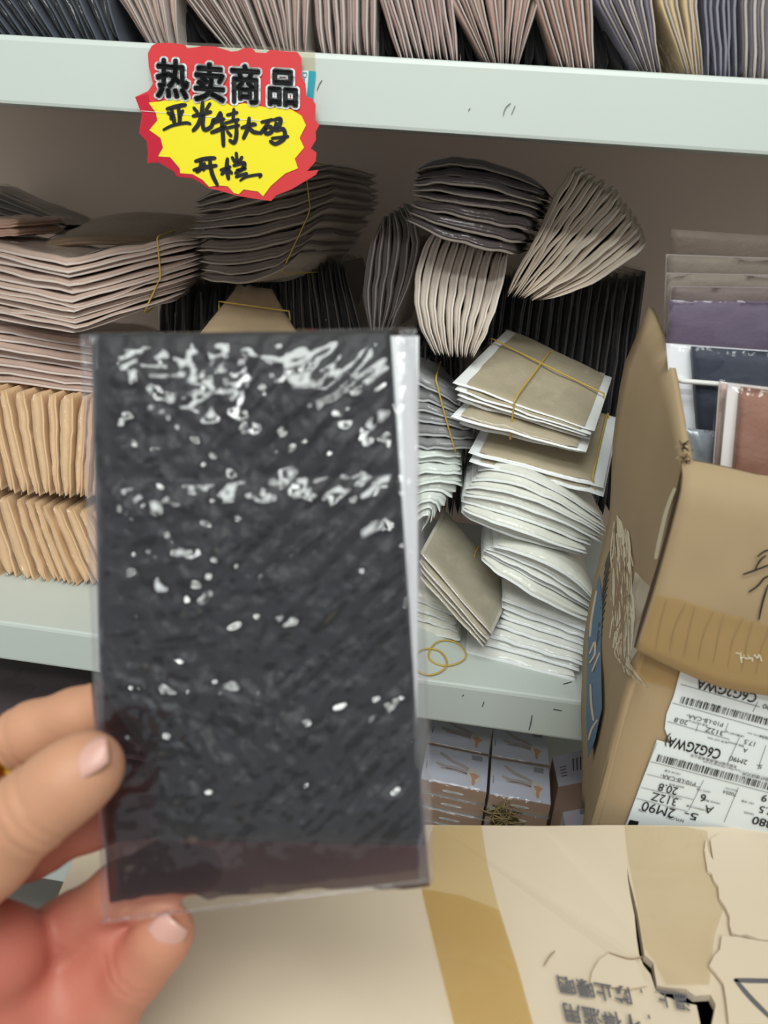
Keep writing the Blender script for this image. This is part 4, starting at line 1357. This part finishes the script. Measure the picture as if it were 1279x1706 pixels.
# ------------------------------------------------------------------ the hand
def sdf_mesh(chains, res, k_in, k_out):
    segs = []
    for ch in chains:
        segs.append([(PD(*c[:3]), c[3]) for c in ch])
    P = np.concatenate([[p for p, _ in s] for s in segs])
    rmax = max(r for s in segs for _, r in s)
    lo, hi = P.min(0) - rmax - .006, P.max(0) + rmax + .006
    n = np.ceil((hi - lo) / res).astype(int) + 1
    gx, gy, gz = [lo[i] + np.arange(n[i]) * res for i in range(3)]
    G = np.stack(np.meshgrid(gx, gy, gz, indexing='ij'), -1).astype(np.float32)

    def smin(a, b, k):
        h = np.clip(.5 + .5 * (b - a) / k, 0, 1)
        return b + (a - b) * h - k * h * (1 - h)
    D = None
    for s in segs:
        d0 = None
        for (p, r), (q, w) in zip(s[:-1], s[1:]):
            pa = G - p.astype(np.float32)
            ba = (q - p).astype(np.float32)
            h = np.clip((pa @ ba) / (ba @ ba), 0, 1)
            d = np.linalg.norm(pa - h[..., None] * ba, axis=-1) - (r + (w - r) * h)
            d0 = d if d0 is None else smin(d0, d, k_in)
        D = d0 if D is None else smin(D, d0, k_out)
    # surface nets
    neg = D < 0
    c = np.zeros(tuple(n - 1), int)
    for dx in (0, 1):
        for dy in (0, 1):
            for dz in (0, 1):
                c += neg[dx:n[0] - 1 + dx, dy:n[1] - 1 + dy, dz:n[2] - 1 + dz]
    act = (c > 0) & (c < 8)
    idx = -np.ones(act.shape, int)
    cells = np.argwhere(act)
    idx[act] = np.arange(len(cells))
    acc = np.zeros((len(cells), 3))
    cnt = np.zeros(len(cells))
    cor = [(x, y, z) for x in (0, 1) for y in (0, 1) for z in (0, 1)]
    for i, u in enumerate(cor):
        for v in cor[i + 1:]:
            if sum(abs(np.array(u) - v)) != 1:
                continue
            d1 = D[tuple((cells + u).T)]
            d2 = D[tuple((cells + v).T)]
            m = (d1 < 0) != (d2 < 0)
            t = np.where(m, d1 / np.where(m, d1 - d2, 1), 0)
            p = np.array(u) + (np.array(v) - u) * t[:, None]
            acc += p * m[:, None]
            cnt += m
    V = lo + (cells + acc / cnt[:, None]) * res
    Fc = []
    for ax in range(3):
        o = [0, 0, 0]
        o[ax] = 1
        A_ = neg[:n[0] - o[0], :n[1] - o[1], :n[2] - o[2]]
        B_ = neg[o[0]:, o[1]:, o[2]:]
        for sgn, msk in ((1, A_ & ~B_), (-1, ~A_ & B_)):
            e = np.argwhere(msk)
            a1, a2 = [(1, 2), (2, 0), (0, 1)][ax]
            ok = (e[:, a1] > 0) & (e[:, a2] > 0) & (e[:, a1] < n[a1] - 1) & (e[:, a2] < n[a2] - 1)
            e = e[ok]
            q = []
            for s1, s2 in ((-1, -1), (0, -1), (0, 0), (-1, 0)):
                f = e.copy()
                f[:, a1] += s1
                f[:, a2] += s2
                q.append(idx[tuple(f.T)])
            q = np.stack(q, -1)
            Fc.append(q if sgn > 0 else q[:, ::-1])
    Fc = np.concatenate(Fc)
    Fc = Fc[(Fc >= 0).all(1)]
    return V, Fc


TB = TP + .0125          # fingers behind the packet
index = [(-270, 1420, TB + .012, .0130), (-130, 1324, TB + .010, .0120), (-30, 1264, TB + .006, .0116), (40, 1230, TB + .004, .0114), (62, 1218, TB + .003, .0112), (125, 1194, TB + .002, .0104), (190, 1172, TB + .001, .0096), (262, 1168, TB, .0084)]
middle = [(-250, 1570, TB + .018, .0135), (-50, 1455, TB + .014, .0124), (60, 1408, TB + .012, .0120), (150, 1366, TB + .007, .0110), (240, 1346, TB + .003, .0102), (322, 1350, TB, .0088)]
ringf = [(-190, 1700, TB + .016, .0132), (20, 1600, TB + .016, .0126), (115, 1544, TB + .012, .0120), (200, 1484, TB + .006, .0108), (270, 1450, TB + .003, .0102), (336, 1450, TB, .0088)]
pinky = [(0, 1880, TB + .008, .0135), (110, 1765, TB + .006, .0124), (182, 1676, TB + .003, .0120), (232, 1610, TB - .001, .0114), (268, 1566, TB - .004, .0106), (279, 1553, TB - .005, .0100)]
thumb = [(-270, 1660, .264, .0210), (-130, 1525, .257, .0185), (-20, 1415, .2505, .0156), (58, 1346, .2475, .0138), (112, 1304, .2475, .0130), (142, 1282, .249, .0114), (148, 1278, .2495, .0110)]
palm = [(-250, 1560, TB + .010, .026), (-140, 1600, TB + .002, .029), (-40, 1690, TB - .002, .029), (30, 1790, TB, .028)]
web = [(20, 1640, TB + .006, .022), (100, 1690, TB + .007, .020), (150, 1640, TB + .008, .013), (192, 1575, TB + .006, .0105)]
thenar = [(-200, 1660, .268, .026), (-70, 1610, .272, .024), (0, 1590, .278, .018)]
arm = [(-170, 1700, TB, .030), (-330, 1950, .270, .029), (-480, 2180, .255, .034)]
Vh, Fh = sdf_mesh([index, middle, ringf, pinky, thumb, palm, web, thenar, arm], .0015, .006, .0045)
# relax the grid pattern
E_ = np.concatenate([Fh[:, [0, 1]], Fh[:, [1, 2]], Fh[:, [2, 3]], Fh[:, [3, 0]]])
for _ in range(4):
    s_ = np.zeros_like(Vh)
    c_ = np.zeros(len(Vh))
    for x_, y_ in ((0, 1), (1, 0)):
        np.add.at(s_, E_[:, x_], Vh[E_[:, y_]])
        np.add.at(c_, E_[:, x_], 1)
    Vh = Vh * .5 + .5 * s_ / c_[:, None]
# creases over the joints
for ch, k_, offs, dep_ in ((thumb, 3, (-.004, .0005, .005), .0006), (index, 3, (-.003, .002), .0006), (pinky, 3, (-.0015, .002), .0006), (ringf, 2, (0., .003), .0005), (middle, 2, (0., .003), .0005)):
    p0_, p1_ = PD(*ch[k_][:3]), PD(*ch[k_ + 1][:3])
    ax_ = unit(p1_ - p0_)
    rel = Vh - p0_
    al_ = rel @ ax_
    rad = rel - al_[:, None] * ax_
    rl_ = np.linalg.norm(rad, axis=1)
    for o_ in offs:
        wv = .0010 * noise(rl_ * 0 + np.arctan2(rad @ UP, rad @ RT) * 2.2, rl_ * 0, int(abs(o_) * 1e5))
        f_ = np.exp(-((al_ - o_ - wv) / .0011) ** 2) * (rl_ < ch[k_][3] * 1.35)
        Vh = Vh - rad / (rl_[:, None] + 1e-6) * (f_ * dep_)[:, None]
handm = make('person', Vh, Fh, M_SKIN)
ss_ = handm.modifiers.new('smooth_skin', 'SUBSURF')
ss_.levels = ss_.render_levels = 1
# skin of the palm side and the finger pads is redder than the back of the thumb
red_ = np.zeros(len(Vh))
for ch, rr_, amt in ((palm, .040, 1.0), (web, .026, .8), (thenar, .034, .9), (ringf, .016, .55), (middle, .016, .8), (pinky, .015, .35)):
    for c_, d_ in zip(ch[:-1], ch[1:]):
        p_, q_ = PD(*c_[:3]), PD(*d_[:3])
        h_ = np.clip((Vh - p_) @ (q_ - p_) / ((q_ - p_) @ (q_ - p_)), 0, 1)
        dd = np.linalg.norm(Vh - p_ - h_[:, None] * (q_ - p_), axis=1)
        red_ = np.maximum(red_, amt * np.clip(1.6 - dd / rr_, 0, 1))
for c_, d_ in zip(thumb[:-1], thumb[1:]):
    p_, q_ = PD(*c_[:3]), PD(*d_[:3])
    h_ = np.clip((Vh - p_) @ (q_ - p_) / ((q_ - p_) @ (q_ - p_)), 0, 1)
    dd = np.linalg.norm(Vh - p_ - h_[:, None] * (q_ - p_), axis=1)
    red_ *= np.clip((dd / (c_[3] * 1.02) - 1) * 3, 0, 1)
at_ = handm.data.color_attributes.new('palm_side', 'FLOAT_COLOR', 'POINT')
at_.data.foreach_set('color', np.repeat(np.stack([red_, red_, red_, np.ones_like(red_)], -1).reshape(-1), 1).astype(np.float32))
nt_ = M_SKIN.node_tree
bs_ = next(n for n in nt_.nodes if n.type == 'BSDF_PRINCIPLED')
src = bs_.inputs['Base Color'].links[0].from_socket
an_ = nt_.nodes.new('ShaderNodeAttribute')
an_.attribute_name = 'palm_side'
mx_ = nt_.nodes.new('ShaderNodeMix')
mx_.data_type = 'RGBA'
nt_.links.new(an_.outputs['Fac'], mx_.inputs[0])
nt_.links.new(src, mx_.inputs[6])
mx_.inputs[7].default_value = lin((186, 104, 90))
nt_.links.new(mx_.outputs[2], bs_.inputs['Base Color'])
tag(handm, 'left hand gripping the black stocking packet between thumb and fingers', 'person')


def nail(c, along, normal, w, l, label):
    """curved fingernail plate"""
    al = unit(along)
    nn = unit(np.array(normal) - al * (np.array(normal) @ al))
    sd = np.cross(al, nn)
    k = 11
    tt, bb = [], []
    for i in range(k):
        u = i / (k - 1) * 2 - 1
        r1, r2 = [], []
        for j in range(k):
            v = j / (k - 1) * 2 - 1
            ww = w * (1 - .12 * v * v) * (1 - .25 * max(0, abs(v) - .6))
            y = v * l * math.sqrt(max(0, 1 - .35 * u * u))
            h = -.45 * w * u * u - .06 * l * v * v
            p = np.array(c) + sd * u * ww + al * y + nn * h
            r1.append(p)
            r2.append(p - nn * .0009)
        tt.append(r1)
        bb.append(r2)
    o = slab('fingernail', np.array(tt), np.array(bb), M_NAIL, handm)
    o['label'] = label
    return o


cv = -FW
ct = PD(132, 1262, .2372)
nail(PD(130, 1258, .2395), PD(178, 1240, .2405) - PD(86, 1290, .2375), cv * .8 + UP * .95 - RT * .15, .0070, .0098, 'pinkish thumbnail')
nail(PD(272, 1566, TB - .0152), PD(290, 1542, .273) - PD(245, 1592, .274), cv + RT * .12 + UP * .05, .0070, .0078, 'pink nail of the little finger')
# gold ring on the index finger
rc, rd = PD(13, 1243, TB + .0048), unit(PD(40, 1214, TB + .003) - PD(-90, 1300, TB + .008))
n1 = unit(np.cross(rd, cv))
n2 = np.cross(rd, n1)
pr = [(.0, -.0032), (.0012, -.0024), (.0016, 0), (.0012, .0024), (.0, .0032), (-.0006, .002), (-.0006, -.002)]
V, Fc = [], []
N_ = 48
for i in range(N_):
    g = 2 * math.pi * i / N_
    for r, x in pr:
        V.append(rc + rd * x + (n1 * math.cos(g) + n2 * math.sin(g)) * (.0119 + r))
k = len(pr)
for i in range(N_):
    for j in range(k):
        Fc.append((i * k + j, ((i + 1) % N_) * k + j, ((i + 1) % N_) * k + (j + 1) % k, i * k + (j + 1) % k))
ring = make('ring', V, Fc, M_GOLD)
tag(ring, 'gold ring worn on the index finger', 'ring')
